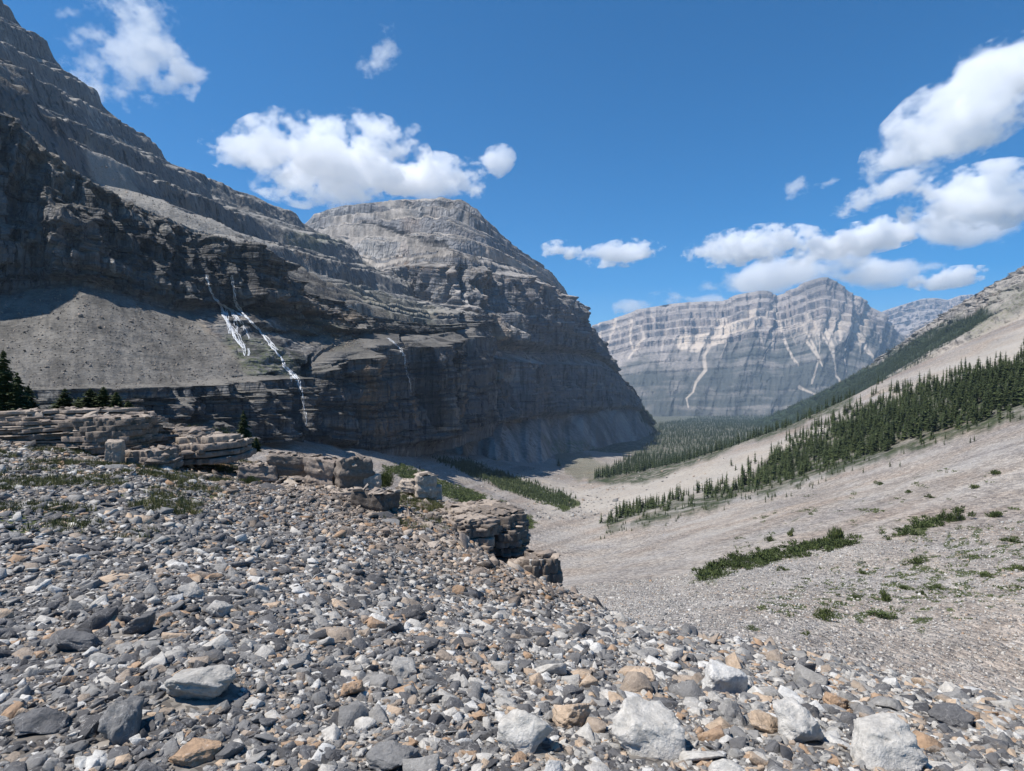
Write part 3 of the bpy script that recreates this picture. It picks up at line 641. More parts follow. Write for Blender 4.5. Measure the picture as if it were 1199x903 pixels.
CM = {'puff': cloud_material(.0070, 430, .34, 4.5), 'wisp': cloud_material(.0042, 380, .52, 4), 'low': cloud_material(.0022, 1300, .32, 4.0)}
def cloud(px, py, D, w, h, label, kind='puff', rot=0, depth=None):
    me = bpy.data.meshes.new('cloud'); b = bmesh.new(); bmesh.ops.create_icosphere(b, subdivisions=3, radius=1); b.to_mesh(me); b.free()
    o = link('cloud', me, loc=at(px, py, D)); me.materials.append(CM[kind])
    rx = w/2/F*D; rz = h/2/F*D
    o.scale = (rx*1.25, (depth or (rx+rz)/2)*1.25, rz*1.25); o.rotation_euler = (0, rot, 0)
    tag(o, label, 'cloud', 'clouds over the valley'); return o
CLOUDS = [
 (385, 188, 7000, 200, 90, 'largest white cumulus cloud, above the mountain shoulder left of centre', 'puff', .0),
 (500, 212, 7400, 130, 48, 'white cloud tail reaching right over the rounded middle summit', 'puff', .0),
 (283, 178, 7200, 80, 40, 'white cloud lobe at the left end of the largest cumulus', 'puff', .1),
 (152, 60, 5200, 125, 150, 'torn white cloud high above the left mountain ridge', 'wisp', .1),
 (215, 86, 5300, 62, 26, 'small torn wisp right of the cloud above the left ridge', 'wisp', -.1),
 (150, 6, 5200, 70, 36, 'ragged cloud scrap at the top edge above the left ridge', 'wisp', 0),
 (442, 58, 5600, 60, 50, 'faint wisp high in the blue above the largest cumulus', 'wisp', -.7),
 (476, 160, 7000, 44, 26, 'little puff just above the cloud tail over the middle summit', 'wisp', 0),
 (580, 190, 7000, 44, 30, 'small bright puff right of the middle summit', 'puff', -.5),
 (656, 293, 12800, 42, 20, 'small oval cloud low over the valley, left of its longer neighbour', 'puff', 0),
 (727, 297, 13000, 86, 26, 'longer flat cloud low over the left end of the far mountain', 'puff', -.12),
 (1145, 118, 5200, 250, 92, 'big bright white cloud entering at the top right edge', 'puff', -.62),
 (1150, 232, 7600, 150, 66, 'white cloud with flat grey base under the big top right cloud', 'puff', -.12),
 (1035, 225, 7800, 120, 28, 'slanting broken cloud left of the flat-based right cloud', 'puff', -.35),
 (930, 220, 8000, 36, 28, 'tiny lone torn cloud in clear blue above the far peak', 'wisp', -.5),
 (970, 214, 8000, 30, 10, 'thin sliver of cloud beside the tiny lone torn cloud', 'wisp', -.2),
 (1036, 150, 6500, 28, 16, 'faint scrap left of the big top right cloud', 'wisp', -.4),
 (880, 288, 13000, 140, 36, 'long flat cloud above the far peak, left part of the cloud bank', 'puff', -.12),
 (1010, 280, 13200, 170, 34, 'long slanting cloud right of the far peak in the cloud bank', 'puff', -.22),
 (1130, 268, 13000, 170, 40, 'hazy cloud streak at the right edge above the rocky slope', 'low', -.1),
 (940, 318, 14500, 200, 36, 'pale cloud band directly behind the pointed far summit', 'low', -.15),
 (1030, 318, 14500, 130, 34, 'pale cloud right of the pointed far summit', 'low', -.12),
 (1110, 326, 14500, 80, 22, 'small pale cloud above the distant pale range', 'puff', -.15),
 (810, 350, 16000, 90, 26, 'pale low cloud peeping over the left crest of the far mountain', 'low', 0),
 (735, 358, 17000, 60, 20, 'faint low cloud above the far mountain left end', 'low', 0),
 (810, 327, 15500, 60, 14, 'faint thin cloud streak above the far mountain crest', 'low', 0)]
for c in CLOUDS: cloud(*c)

S.view_settings.view_transform = 'Standard'; S.view_settings.look = 'None'; S.view_settings.exposure = .40; S.view_settings.gamma = 1
S.cycles.use_denoising = True; S.cycles.volume_bounces = 10; S.cycles.max_bounces = 12; S.cycles.diffuse_bounces = 3; S.cycles.transparent_max_bounces = 8

# ------------------------------------------------------------------ stones
def stone_material(name='stone', brownish=False):
    k = NT(name); P = k.pos(); t = k.attr('tone'); tc = k.n('ShaderNodeTexCoord').outputs['Object']
    if brownish:
        stops = [(0, (.10, .082, .068)), (.3, (.165, .135, .11)), (.5, (.235, .19, .155)), (.68, (.31, .255, .205)), (.82, (.38, .32, .26)), (.94, (.27, .17, .10))]
    else:
        stops = [(0, (.072, .070, .071)), (.18, (.118, .115, .115)), (.34, (.175, .170, .164)), (.47, (.24, .23, .215)), (.58, (.35, .332, .303)), (.68, (.45, .425, .385)),
                 (.77, (.29, .235, .185)), (.85, (.42, .32, .23)), (.915, (.34, .23, .148)), (.955, (.50, .485, .455))]
    col = k.ramp(t, stops, 'CONSTANT')
    n = k.noise(P, 14, 8, .68); n2 = k.noise(P, 60, 5, .6)
    m = k.math('MULTIPLY', k.mapr(n, .25, .75, .68, 1.36), k.mapr(n2, .3, .7, .84, 1.16))
    mm = k.n('ShaderNodeCombineXYZ'); [k.l(m, mm.inputs[i]) for i in range(3)]
    col = k.mix(1.0, col, mm.outputs[0], 'MULTIPLY')
    vn = k.noise(P, 5.5, 4, .6); vein = k.mapr(k.math('ABSOLUTE', k.math('SUBTRACT', vn, .5)), .0, .007, 1, 0)
    col = k.mix(k.math('MULTIPLY', vein, .38), col, (.55, .53, .50))
    lich = k.mapr(k.noise(P, 9, 6, .7), .60, .70)
    col = k.mix(k.math('MULTIPLY', lich, .45), col, (.30, .235, .165) if not brownish else (.26, .255, .24))
    cr = k.vor(k.vmul(P, (1, 1, 1.6)), 11, 'DISTANCE_TO_EDGE')
    h = k.math('ADD', k.math('MULTIPLY', n, .022), k.math('ADD', k.math('MULTIPLY', n2, .005), k.math('MULTIPLY', k.mapr(cr, 0, .03), .0008)))
    k.bsdf(col, k.mapr(n, .3, .7, .72, .9), k.bump(h, 1.0, 1.0), .3)
    return k.m
M_STONE = stone_material(); M_BROWN = stone_material('brown_stone', True)

def hull(seed, n, flat, bevel, cuts=0, rough=0):
    r = np.random.default_rng(seed); b = bmesh.new()
    p = r.normal(size=(n, 3)); p /= np.linalg.norm(p, axis=1, keepdims=True)
    p = np.sign(p)*np.abs(p)**r.uniform(.55, .95); p *= r.uniform(.8, 1.1, (n, 1))
    p *= np.array([1, r.uniform(.55, .95), flat*r.uniform(.7, 1.2)])
    sh = r.uniform(-.3, .3, 2); p[:, 0] += sh[0]*p[:, 2]; p[:, 1] += sh[1]*p[:, 2]
    for q in p: b.verts.new(q)
    bmesh.ops.convex_hull(b, input=b.verts[:])
    bmesh.ops.delete(b, geom=[v for v in b.verts if not v.link_faces], context='VERTS')
    bmesh.ops.dissolve_limit(b, angle_limit=.30, verts=b.verts[:], edges=b.edges[:])
    if bevel: bmesh.ops.bevel(b, geom=b.edges[:], offset=bevel, segments=1, affect='EDGES', clamp_overlap=True)
    bmesh.ops.triangulate(b, faces=b.faces[:])
    if cuts:
        for _ in range(cuts):
            bmesh.ops.subdivide_edges(b, edges=[e for e in b.edges if e.calc_length() > .16/(_+1)], cuts=1, use_grid_fill=False)
            bmesh.ops.triangulate(b, faces=b.faces[:])
    V = np.array([v.co[:] for v in b.verts]); T = np.array([[v.index for v in f.verts] for f in b.faces]) if not b.verts.index_update() else 0
    b.free()
    if rough:
        N = V/(np.linalg.norm(V, axis=1, keepdims=True)+1e-6)
        V = V+N*(rough*(fbm(V*2.2+seed, 4, .6)))[:, None]+N*(rough*.7*layers(V[:, 2]+.25*V[:, 0], .17, .2, seed))[:, None]
    return V, T
HI = [hull(100+i, 11+i % 6, [.42, .6, .8, .32][i % 4], .035, 1, .05) for i in range(18)]
MIDS = [hull(200+i, 9+i % 6, [.45, .65, .8, .35][i % 4], .04 if i % 2 else 0) for i in range(16)]
LOW = [hull(300+i, 8+i % 3, [.45, .65, .8][i % 3], 0) for i in range(12)]
print('templates', [len(t[1]) for t in HI[:4]], [len(t[1]) for t in MIDS[:4]], [len(t[1]) for t in LOW[:4]])

def rotmats(yaw, tx, ty):
    cy, sy = np.cos(yaw), np.sin(yaw); cx, sx = np.cos(tx), np.sin(tx); ct, st = np.cos(ty), np.sin(ty)
    Z = np.zeros_like(yaw); O = Z+1
    Rz = np.stack([cy, -sy, Z, sy, cy, Z, Z, Z, O], -1).reshape(-1, 3, 3)
    Rx = np.stack([O, Z, Z, Z, cx, -sx, Z, sx, cx], -1).reshape(-1, 3, 3)
    Ry = np.stack([ct, Z, st, Z, O, Z, -st, Z, ct], -1).reshape(-1, 3, 3)
    return Rx @ Ry @ Rz
def merge(templ, ti, loc, scl, rot, tone):
    Vs = []; Ts = []; As = []; off = 0
    for k, (tv, tf) in enumerate(templ):
        m = np.nonzero(ti == k)[0]
        if not len(m): continue
        v = np.einsum('nij,nvj->nvi', rot[m], tv[None]*scl[m][:, None, :])+loc[m][:, None, :]
        Vs.append(v.reshape(-1, 3)); n = len(tv)
        Ts.append((tf[None]+(np.arange(len(m))*n)[:, None, None]+off).reshape(-1, 3)); off += n*len(m)
        As.append(np.repeat(tone[m], n))
    return np.concatenate(Vs), np.concatenate(Ts), np.concatenate(As)
BROWNZ = [(150, 505), (330, 520), (430, 545), (520, 575), (620, 600), (700, 690), (640, 712), (560, 690), (430, 635), (300, 590), (160, 545)]
def scatter(n, d0, d1, p0, p1, med, sig, templ, seed, maxs, power=1.0, keep=None, sink=.1):
    r = np.random.default_rng(seed)
    D = (d0**(power+1)+r.uniform(size=n)*(d1**(power+1)-d0**(power+1)))**(1/(power+1))
    px = r.uniform(p0, p1, n); z = ground_z(px, D)
    s = np.minimum(med*np.exp(sig*r.normal(size=n)), maxs)*.5
    z = z+s*r.uniform(-.25, .35, n)-sink*s
    loc = np.stack([(px-CX)/F*D, D, z], -1); py = CY-z*F/D
    scl = s[:, None]*r.uniform(.75, 1.3, (n, 3)); scl[:, 2] *= r.uniform(.6, 1.15, n)
    # local dip of the slope: stones lie along it
    eps = .02; zx = (ground_z(px+F*eps*10/D, D, False)-ground_z(px-F*eps*10/D, D, False))/(20*eps)
    ty = -np.arctan(np.clip(zx, -1.2, 1.2))+r.normal(size=n)*.32; tx = r.normal(size=n)*.32
    rot = rotmats(r.uniform(0, 6.28, n), tx, ty)
    tone = np.clip(r.uniform(size=n)*1.0+.06*(r.uniform(size=n) < .5), 0, .999)
    dark = sstep(650, 150, px)*.75*(py > 560)                 # the rubble is darker grey towards the left
    tone = np.where((tone > .5) & (r.uniform(size=n) < dark*.42), tone*.45, tone)
    lightz = sstep(500, 900, px)
    tone = np.where((tone < .22) & (r.uniform(size=n) < lightz*.45), .5+tone, tone)
    b = poly_mask(px, py, BROWNZ, 22, r.normal(size=n)*12)*(D > 7)
    brown = r.uniform(size=n) < b*.85
    ti = r.integers(0, len(templ), n)
    d = dict(D=D, px=px, py=py, loc=loc, scl=scl, rot=rot, tone=tone, brown=brown, ti=ti, s=s)
    if keep is not None:
        m = keep(d); d = {k: v[m] for k, v in d.items()}
    return d
def sub(d, m): return {k: v[m] for k, v in d.items()}
def emit(name, d, templ, label, brown=None):
    for flag, mat in ((False, M_STONE), (True, M_BROWN)):
        q = sub(d, d['brown'] == flag)
        if not len(q['D']): continue
        V, T, A = merge(templ, q['ti'], q['loc'], q['scl'], q['rot'], q['tone'])
        o = link(name, np_mesh(name, V, T, mat, False, {'tone': A}))
        tag(o, label if not flag else label.replace('grey', 'brown'), 'rubble', kind='stuff')

A1 = scatter(18000, 1.2, 3.7, -110, 1310, .055, .52, HI, 1, .20, sink=.25)
A2 = scatter(21000, 3.5, 6.4, -90, 1290, .064, .50, HI, 6, .24, sink=.2)
A_ = {k_: np.concatenate([A1[k_], A2[k_]]) for k_ in A1}
A3 = scatter(46000, 1.2, 6.2, -110, 1310, .032, .40, MIDS, 9, .07)
B_ = scatter(66000, 6.0, 14.5, -80, 1290, .070, .48, MIDS, 2, .32)
B_ = sub(B_, (B_['D'] < 8.5) | (B_['px'] < 800))
C_ = scatter(30000, 13.5, 30, -80, 640, .10, .5, LOW, 3, .5)
C_ = sub(C_, (RNG.uniform(size=len(C_['D'])) < np.where((C_['py'] < 560) & (C_['px'] < 330), .62, 1)))

# named boulders of the near rubble: px, py of the foot, width px, height px, flatness, tone, label, short name
BOULD = [
 (228, 822, 88, 52, 1.0, .66, 'large pale grey cracked boulder, the biggest block in the left rubble', 'cracked pale boulder'),
 (138, 866, 52, 62, 1.2, .45, 'grey boulder pitted on its right side, standing below the cracked pale boulder', 'pitted grey boulder'),
 (470, 792, 36, 34, 1.1, .66, 'squarish pale block standing alone in the central rubble', 'squarish pale block'),
 (615, 880, 66, 62, 1.1, .74, 'white grey boulder with a dark vertical crack near the bottom edge', 'white cracked boulder'),
 (670, 852, 44, 42, 1.0, .89, 'rounded tan brown boulder right of the white cracked boulder', 'rounded tan boulder'),
 (768, 884, 98, 62, .8, .73, 'long cream slab, largest stone at the bottom centre right', 'long cream slab'),
 (756, 806, 36, 26, .8, .89, 'flat orange tan stone with a rounded front above the long cream slab', 'orange tan stone'),
 (852, 812, 62, 38, .7, .96, 'bright white slab, brightest stone of the right rubble', 'bright white slab'),
 (940, 870, 62, 54, 1.0, .74, 'rough white rounded boulder with a knobbly face at the lower right', 'rough white boulder'),
 (1045, 900, 92, 62, .9, .72, 'large pale boulder with a sheer right side at the bottom edge', 'sheer sided boulder'),
 (861, 850, 34, 36, 1.0, .55, 'grey boulder with light top and black underside near the bottom', 'light topped boulder'),
 (900, 858, 50, 22, .5, .90, 'slanting brown slab between the grey and the rough white boulders', 'slanting brown slab'),
 (222, 700, 30, 28, 1.0, .66, 'pale stone on the upper left rubble field', 'upper pale stone'),
 (88, 762, 58, 24, .5, .25, 'long dark grey slab on the left rubble', 'long dark slab'),
 (160, 742, 46, 28, .6, .3, 'dark grey leaning slab above the long dark slab', 'leaning dark slab'),
 (982, 830, 30, 22, .8, .93, 'orange topped tan stone at the right, above the rough white boulder', 'orange topped stone'),
 (255, 722, 26, 24, 1.0, .66, 'light rounded stone below the upper pale stone', 'light rounded stone'),
 (483, 726, 32, 20, .7, .1, 'black angular stone standing up in the middle rubble', 'black angular stone'),
 (40, 860, 60, 34, .6, .3, 'broad dark grey slab near the lower left corner', 'broad dark slab'),
 (225, 896, 60, 26, .6, .93, 'flat rust brown stone at the bottom edge left of centre', 'rust brown stone'),
 (410, 816, 30, 20, .8, .93, 'orange brown stone left of the squarish pale block', 'orange brown stone'),
 (1120, 850, 60, 30, .6, .3, 'smooth dark grey slab at the lower right', 'smooth dark slab'),
 (462, 900, 70, 26, .7, .4, 'rough grey boulder at the bottom edge in the middle', 'bottom middle boulder')]
LAND = []
for i, (px, py, wpx, hpx, fl, tone, label, short) in enumerate(BOULD):
    D = ground_hit(px, py)
    v, f = hull(500+i, 18, 1.0, .06, 3, .10)
    v = v/np.abs(v).max(0)
    sx = wpx/2/F*D*1.02; sz = hpx/2/F*D*.98
    v = v*[sx, (sx+sz)/2, sz]
    rz = [0, .2, -.2, .4, -.5][i % 5]; c, s_ = math.cos(rz), math.sin(rz)
    tilt = {13: .25, 14: -.4, 11: .45, 5: .25, 7: .2}.get(i, .08)
    v[:, 2] -= 0
    v = v @ np.array([[math.cos(tilt), 0, -math.sin(tilt)], [0, 1, 0], [math.sin(tilt), 0, math.cos(tilt)]])
    z = float(ground_z(np.array([px]), np.array([D]))[0])
    X = (px-CX)/F*D
    me = np_mesh('boulder', v, f, M_STONE, False, {'tone': np.full(len(v), tone)})
    o = link('boulder', me, loc=(X, D+sx*.4, z+sz*.42)); tag(o, label, 'boulder', 'large stones in the near rubble')
    LAND.append((px, py-hpx/2, short, D))
    for q in (A_, B_):        # clear the small stones that would sit inside it
        pass
def clear(d):
    m = np.ones(len(d['D']), bool)
    for (px, y, s, D), b in zip(LAND, BOULD):
        r = b[2]/2/F*D
        X = (px-CX)/F*D; q = np.hypot(d['loc'][:, 0]-X, d['loc'][:, 1]-D-r*.4)
        m &= ~((q < r*.95) | ((np.abs(d['loc'][:, 0]-X) < r*.9) & (d['loc'][:, 1] < D+r*.3) & (d['loc'][:, 1] > D-r*1.1) & (d['s'] > r*.3)))
    return sub(d, m)
A_ = clear(A_); B_ = clear(B_); A3 = clear(A3); A3['brown'][:] = False

def individuals(d, templ, want):
    app = d['s']/d['D']*F; vis = (d['px'] > 4) & (d['px'] < 1195) & (d['py'] < 900) & (d['py'] > 560)
    score = np.where(vis, app*(1+.4*(d['loc'][:, 2] > ground_z(d['px'], d['D']))), 0)
    idx = np.argsort(-score)[:want]; return idx
SINGLES = []
idx = individuals(A_, HI, 235)
mk = np.zeros(len(A_['D']), bool); mk[idx] = True
SINGLES += [(A_, HI, i) for i in idx]
NAMES = [(.18, 'blackish grey'), (.34, 'dark grey'), (.47, 'mid grey'), (.58, 'neutral grey'), (.68, 'light grey'), (.77, 'pale'), (.85, 'dull brown'), (.915, 'tan'), (.95, 'rusty orange'), (2, 'near white')]
rows_ = []
for d, templ, i in SINGLES:
    px, py = d['px'][i], d['py'][i]
    j = min(range(len(LAND)), key=lambda q: math.hypot(px-LAND[q][0], (py-LAND[q][1])*1.3))
    dx, dy = px-LAND[j][0], py-LAND[j][1]
    a = math.degrees(math.atan2(-dy, dx)) % 360
    dirn = ['right of', 'above and right of', 'above', 'above and left of', 'left of', 'below and left of', 'below', 'below and right of'][int((a+22.5)//45) % 8]
    c = next(n for t, n in NAMES if d['tone'][i] < t)
    sc = d['scl'][i]; tv = templ[d['ti'][i]][0]; ext = (tv.max(0)-tv.min(0))*sc; rt = ext[2]/max(ext[0], ext[1])
    shp = 'flat slab' if rt < .38 else ('angular stone' if rt < .62 else 'blocky stone')
    if max(ext[0], ext[1])/min(ext[0], ext[1]) > 1.7: shp = 'long '+shp
    rows_.append((c, shp, dirn, j, math.hypot(dx, dy), (d, templ, i)))
from collections import defaultdict
grp = defaultdict(list)
for r_ in rows_: grp[r_[:4]].append(r_)
ORD = ['nearest', 'second', 'third', 'fourth', 'fifth', 'sixth', 'seventh']
for key, lst in grp.items():
    lst.sort(key=lambda r: r[4])
    for n_, (c, shp, dirn, j, _, (d, templ, i)) in enumerate(lst):
        tail = '' if len(lst) == 1 else f', {ORD[min(n_, 6)]} one'
        tv, tf = templ[d['ti'][i]]
        me = np_mesh('stone', (tv*d['scl'][i]) @ d['rot'][i].T, tf, M_STONE, False, {'tone': np.full(len(tv), d['tone'][i])})
        o = link('stone', me, loc=d['loc'][i]); tag(o, f'{c} {shp} {dirn} the {LAND[j][2]}{tail}', 'stone', 'loose stones in the near rubble')
emit('near_rubble', sub(A_, ~mk), HI, 'mixed grey angular stones covering the near slope')
emit('pebbles', A3, MIDS, 'small grey stone chips between the larger near stones')
emit('rubble', B_, MIDS, 'grey angular stones farther up the near slope')
emit('ledge_rubble', C_, LOW, 'small grey flat stones strewn round the ledges')
D_ = scatter(78000, 30, 125, 560, 1290, .20, .45, LOW, 4, .8)
D_['brown'][:] = False; D_['tone'] = np.where(D_['tone'] < .3, D_['tone']*.5+.38, D_['tone']); D_['tone'] = np.where((D_['tone'] > .86) & (D_['tone'] < .95), .7, D_['tone'])
emit('scree_stones', D_, LOW, 'countless pale grey stones on the opposite scree slope')
FL = [hull(400+i, 9+i % 5, [.16, .25, .35][i % 3], .03, 1, .03) for i in range(12)]
def crest_band(d):
    m = poly_mask(d['px'], d['py'], [(-80, 500), (160, 500), (300, 530), (430, 560), (540, 590), (640, 650), (690, 705), (640, 705), (560, 675), (430, 625), (300, 575), (160, 560), (-80, 545)], 8)
    return RNG.uniform(size=len(m)) < m
F_ = scatter(8500, 9.5, 20, -80, 680, .28, .5, FL, 8, .95, keep=crest_band, sink=.5); F_['brown'][:] = RNG.uniform(size=len(F_['D'])) < .85
emit('broken_slabs', F_, FL, 'broken grey slabs shed round the bedrock ledges')
E_ = scatter(9000, 330, 900, 430, 860, 1.3, .45, LOW, 5, 5)
E_ = sub(E_, RNG.uniform(size=len(E_['D'])) < .15+.85*poly_mask(E_['px'], E_['py'], [(600, 640), (610, 600), (640, 575), (700, 572), (760, 585), (700, 610), (670, 630), (640, 700)], 12))
E_['tone'] = np.clip(E_['tone'], .45, .78); E_['brown'][:] = False
emit('valley_boulders', E_, LOW, 'pale grey boulders scattered along the gully floor')
print('stones', round(time.time()-T0, 1))

# ------------------------------------------------------------------ bedrock outcrops and blocks
def crag_mesh(seed, R, unit, tone, sub=5, pw=.6, lay=.10, rough=.10, joint=.07):
    """a bedded block: box-like body broken along beds and joints"""
    b = bmesh.new(); bmesh.ops.create_icosphere(b, subdivisions=sub, radius=1)
    V = np.array([v.co[:] for v in b.verts]); T = np.array([[v.index for v in f.verts] for f in b.faces]); b.free()
    N = V.copy(); R = np.array(R, float)
    V = np.sign(V)*np.abs(V)**pw
    V = V*(1+.22*fbm(V*1.1+seed, 2))[:, None]
    W = V*R; h = N*[1, 1, 0]; h /= np.linalg.norm(h, axis=1, keepdims=True)+1e-3
    s = unit
    z = W[:, 2]+.5*s*fbm(W/(s*8)+seed, 2)+.06*W[:, 0]
    L = layers(z, s, .2, seed)+.6*layers(z, s*.43, .25, seed+1)+1.5*layers(z, s*2.8, .12, seed+2)
    J = layers(W[:, 0]+.4*W[:, 1]+s*2*layers(z, s*1.9, .1, seed+5), s*4, .12, seed+3)+layers(W[:, 1]-.3*W[:, 0]+s*2*layers(z, s*1.7, .1, seed+6), s*4.4, .12, seed+4)
    side = sstep(.05, .5, np.linalg.norm(N[:, :2], axis=1))
    m = R.min()
    W = W+h*((lay*L+joint*J)*m*3*side*(.5+.5*sstep(-.3, .4, fbm(W/(s*5)+seed, 2))))[:, None]
    W[:, 2] += (1-side)*m*.25*(layers(W[:, 0]+W[:, 1]*.5, s*5, .15, seed+7)+fbm(W/(s*4), 3))
    W = W+N*(rough*m*fbm(W/(s*2.2)+seed, 4, .6))[:, None]
    return W, T, {'tone': np.full(len(W), tone)}
def stack_mesh(seed, R, unit, prof, tone, cut=.16):
    """irregular thin beds lying on one another, each with its own broken outline"""
    r = np.random.default_rng(seed); V = []; T = []; A = []; n = 120; H = R[2]*2; z = -R[2]; k = 0
    th = np.linspace(0, 2*np.pi, n, endpoint=False); c, s_ = np.cos(th), np.sin(th)
    p = 3.2; base = (np.abs(c)**p+np.abs(s_)**p)**(-1/p)
    ext = np.array([R[0], R[1]]); m = min(R[0], R[1], R[2]*1.5)
    while z < R[2]:
        t = unit*r.choice([.35, .6, .9, 1.4, 2.3])*r.uniform(.8, 1.2); f = (z+R[2])/H
        pr = np.interp(f, np.linspace(0, 1, len(prof)), prof)
        P = np.stack([c*R[0], s_*R[1], th*0+z*.8], -1)
        # outline noise: slow along z so that the face keeps buttresses, fast so that beds stick out
        o = base*pr+(m/np.hypot(c*R[0], s_*R[1]))*(.42*fbm(P/(m*1.1)+seed, 3)+cut*1.3*layers(th*np.hypot(R[0], R[1]), m*.38, .08, seed+k % 4)+.14*layers(th*np.hypot(R[0], R[1])+k*.1, m*.16, .1, seed+k)+.16*perlin(np.stack([c*3*R[0]/m, s_*3*R[1]/m, th*0+k*1.7], -1))+r.uniform(-.11, .11))
        x = c*R[0]*o; y = s_*R[1]*o; dx, dy = r.normal(size=2)*m*.035
        tl = r.normal(size=2)*.02+[.03, .02]
        lift = tl[0]*x+tl[1]*y
        e = unit*.14; b0 = len(V)
        rings = [(1-.4*e/m, z, 0), (1, z+e, 0), (1, z+t-e, 0), (1-.5*e/m, z+t, 0), (.72, z+t*1.02, .3), (.35, z+t*1.02, .3)]
        for q, (sc, zz, nz) in enumerate(rings):
            jj = .5*unit*fbm(np.stack([x*sc, y*sc, th*0+k], -1)/(unit*4), 3) if nz else 0
            V.append(np.stack([x*sc+dx, y*sc+dy, zz+lift*sc+jj+th*0], -1))
        idx = b0 and 0
        o0 = k*(n*6+1)
        for q in range(5):
            i = np.arange(n); j = (i+1) % n; a = o0+q*n
            T.append(np.stack([a+i, a+j, a+n+j], -1)); T.append(np.stack([a+i, a+n+j, a+n+i], -1))
        V.append(np.array([[dx, dy, z+t*1.02]])); i = np.arange(n); j = (i+1) % n
        T.append(np.stack([o0+5*n+i, o0+5*n+j, np.full(n, o0+6*n)], -1))
        A.append(np.full(6*n+1, np.clip(tone+r.uniform(-.16, .16), 0, .93)))
        z += t*.97; k += 1
    return np.concatenate(V), np.concatenate(T), {'tone': np.concatenate(A)}
def block_mesh(seed, R, unit, tone):
    r = np.random.default_rng(seed); b = bmesh.new()
    for q in [(x, y, z) for x in (-1, 1) for y in (-1, 1) for z in (-1, 1)]:
        b.verts.new(np.array(q)*r.uniform(.72, 1.0, 3))
    for _ in range(5):
        p = r.normal(size=3); p /= np.abs(p).max(); b.verts.new(p*r.uniform(.85, .98))
    bmesh.ops.convex_hull(b, input=b.verts[:]); bmesh.ops.delete(b, geom=[v for v in b.verts if not v.link_faces], context='VERTS')
    bmesh.ops.bevel(b, geom=b.edges[:], offset=.05, segments=1, affect='EDGES', clamp_overlap=True)
    bmesh.ops.triangulate(b, faces=b.faces[:])
    for _ in range(4):
        bmesh.ops.subdivide_edges(b, edges=[e for e in b.edges if e.calc_length() > .14], cuts=1); bmesh.ops.triangulate(b, faces=b.faces[:])
    b.verts.index_update(); V = np.array([v.co[:] for v in b.verts]); T = np.array([[v.index for v in f.verts] for f in b.faces]); b.free()
    R = np.array(R); m = R.min(); N = V/np.linalg.norm(V, axis=1, keepdims=True); W = V*R; h = N*[1, 1, 0]
    z = W[:, 2]+.12*W[:, 0]
    W = W+h*(m*(.16*layers(z, unit, .2, seed)+.22*layers(z, unit*2.7, .12, seed+1)+.16*layers(W[:, 0]-W[:, 1], unit*4, .1, seed+2)))[:, None]+N*(m*.10*fbm(W/(m*.6)+seed, 4, .6))[:, None]
    return W, T, {'tone': np.full(len(W), tone)}
def crag(name, px, py_base, D, wpx, hpx, depth, label, cat, group, unit=.07, tone=.6, seed=1, rz=0, brown=True, sub=5, pw=.6, tilt=0, **kw):
    rx = wpx/2/F*D; rz_ = hpx/2/F*D
    if name in ('rock_ledge', 'crag'): W, T, A = stack_mesh(seed, (rx, depth, rz_*1.12), unit, kw.get('prof', [1, .98, 1.0, .95, .9, .8, .62]), tone, kw.get('joint', .16))
    else: W, T, A = block_mesh(seed, (rx*1.1, depth, rz_*1.15), unit, tone)
    me = np_mesh(name, W, T, M_BROWN if brown else M_STONE, False, A)
    X, Y, Z = at(px, py_base, D)
    o = link(name, me, loc=(X, Y+depth*.5, Z+rz_*.95)); o.rotation_euler = (0, tilt, rz); tag(o, label, cat, group); return o
G_ = 'bedrock ledges and blocks at the slope crest'
crag('rock_ledge', 55, 537, 15.2, 215, 52, 1.3, 'long ledge of thin brown rock beds at the left edge', 'rock ledge', G_, .055, .62, 11, .03, sub=6, pw=.55, lay=.13)
crag('rock_ledge', 118, 535, 14.6, 95, 44, .7, 'dark overhanging end of the long thin-bedded ledge', 'rock ledge', G_, .05, .45, 12, -.1, prof=[.72, .8, .9, 1, 1.02, .95], joint=.2)
crag('rock_ledge', 200, 524, 17, 80, 17, 1.0, 'low brown ledge right of the long thin-bedded ledge', 'rock ledge', G_, .06, .6, 13, .1, lay=.12)
crag('rock_ledge', 236, 539, 15.5, 90, 20, .8, 'stepped brown ledge in front of the low one, near the small fir', 'rock ledge', G_, .06, .65, 14, -.05, lay=.12)
crag('rock_ledge', 170, 548, 14, 60, 18, .5, 'small rubbly ledge under the overhanging end', 'rock ledge', G_, .05, .6, 15, .1)
crag('block', 132, 541, 13.6, 20, 26, .16, 'pale triangular block leaning on the dark overhang of the ledge', 'rock', None, .09, .75, 16, .2, sub=4, pw=.8)
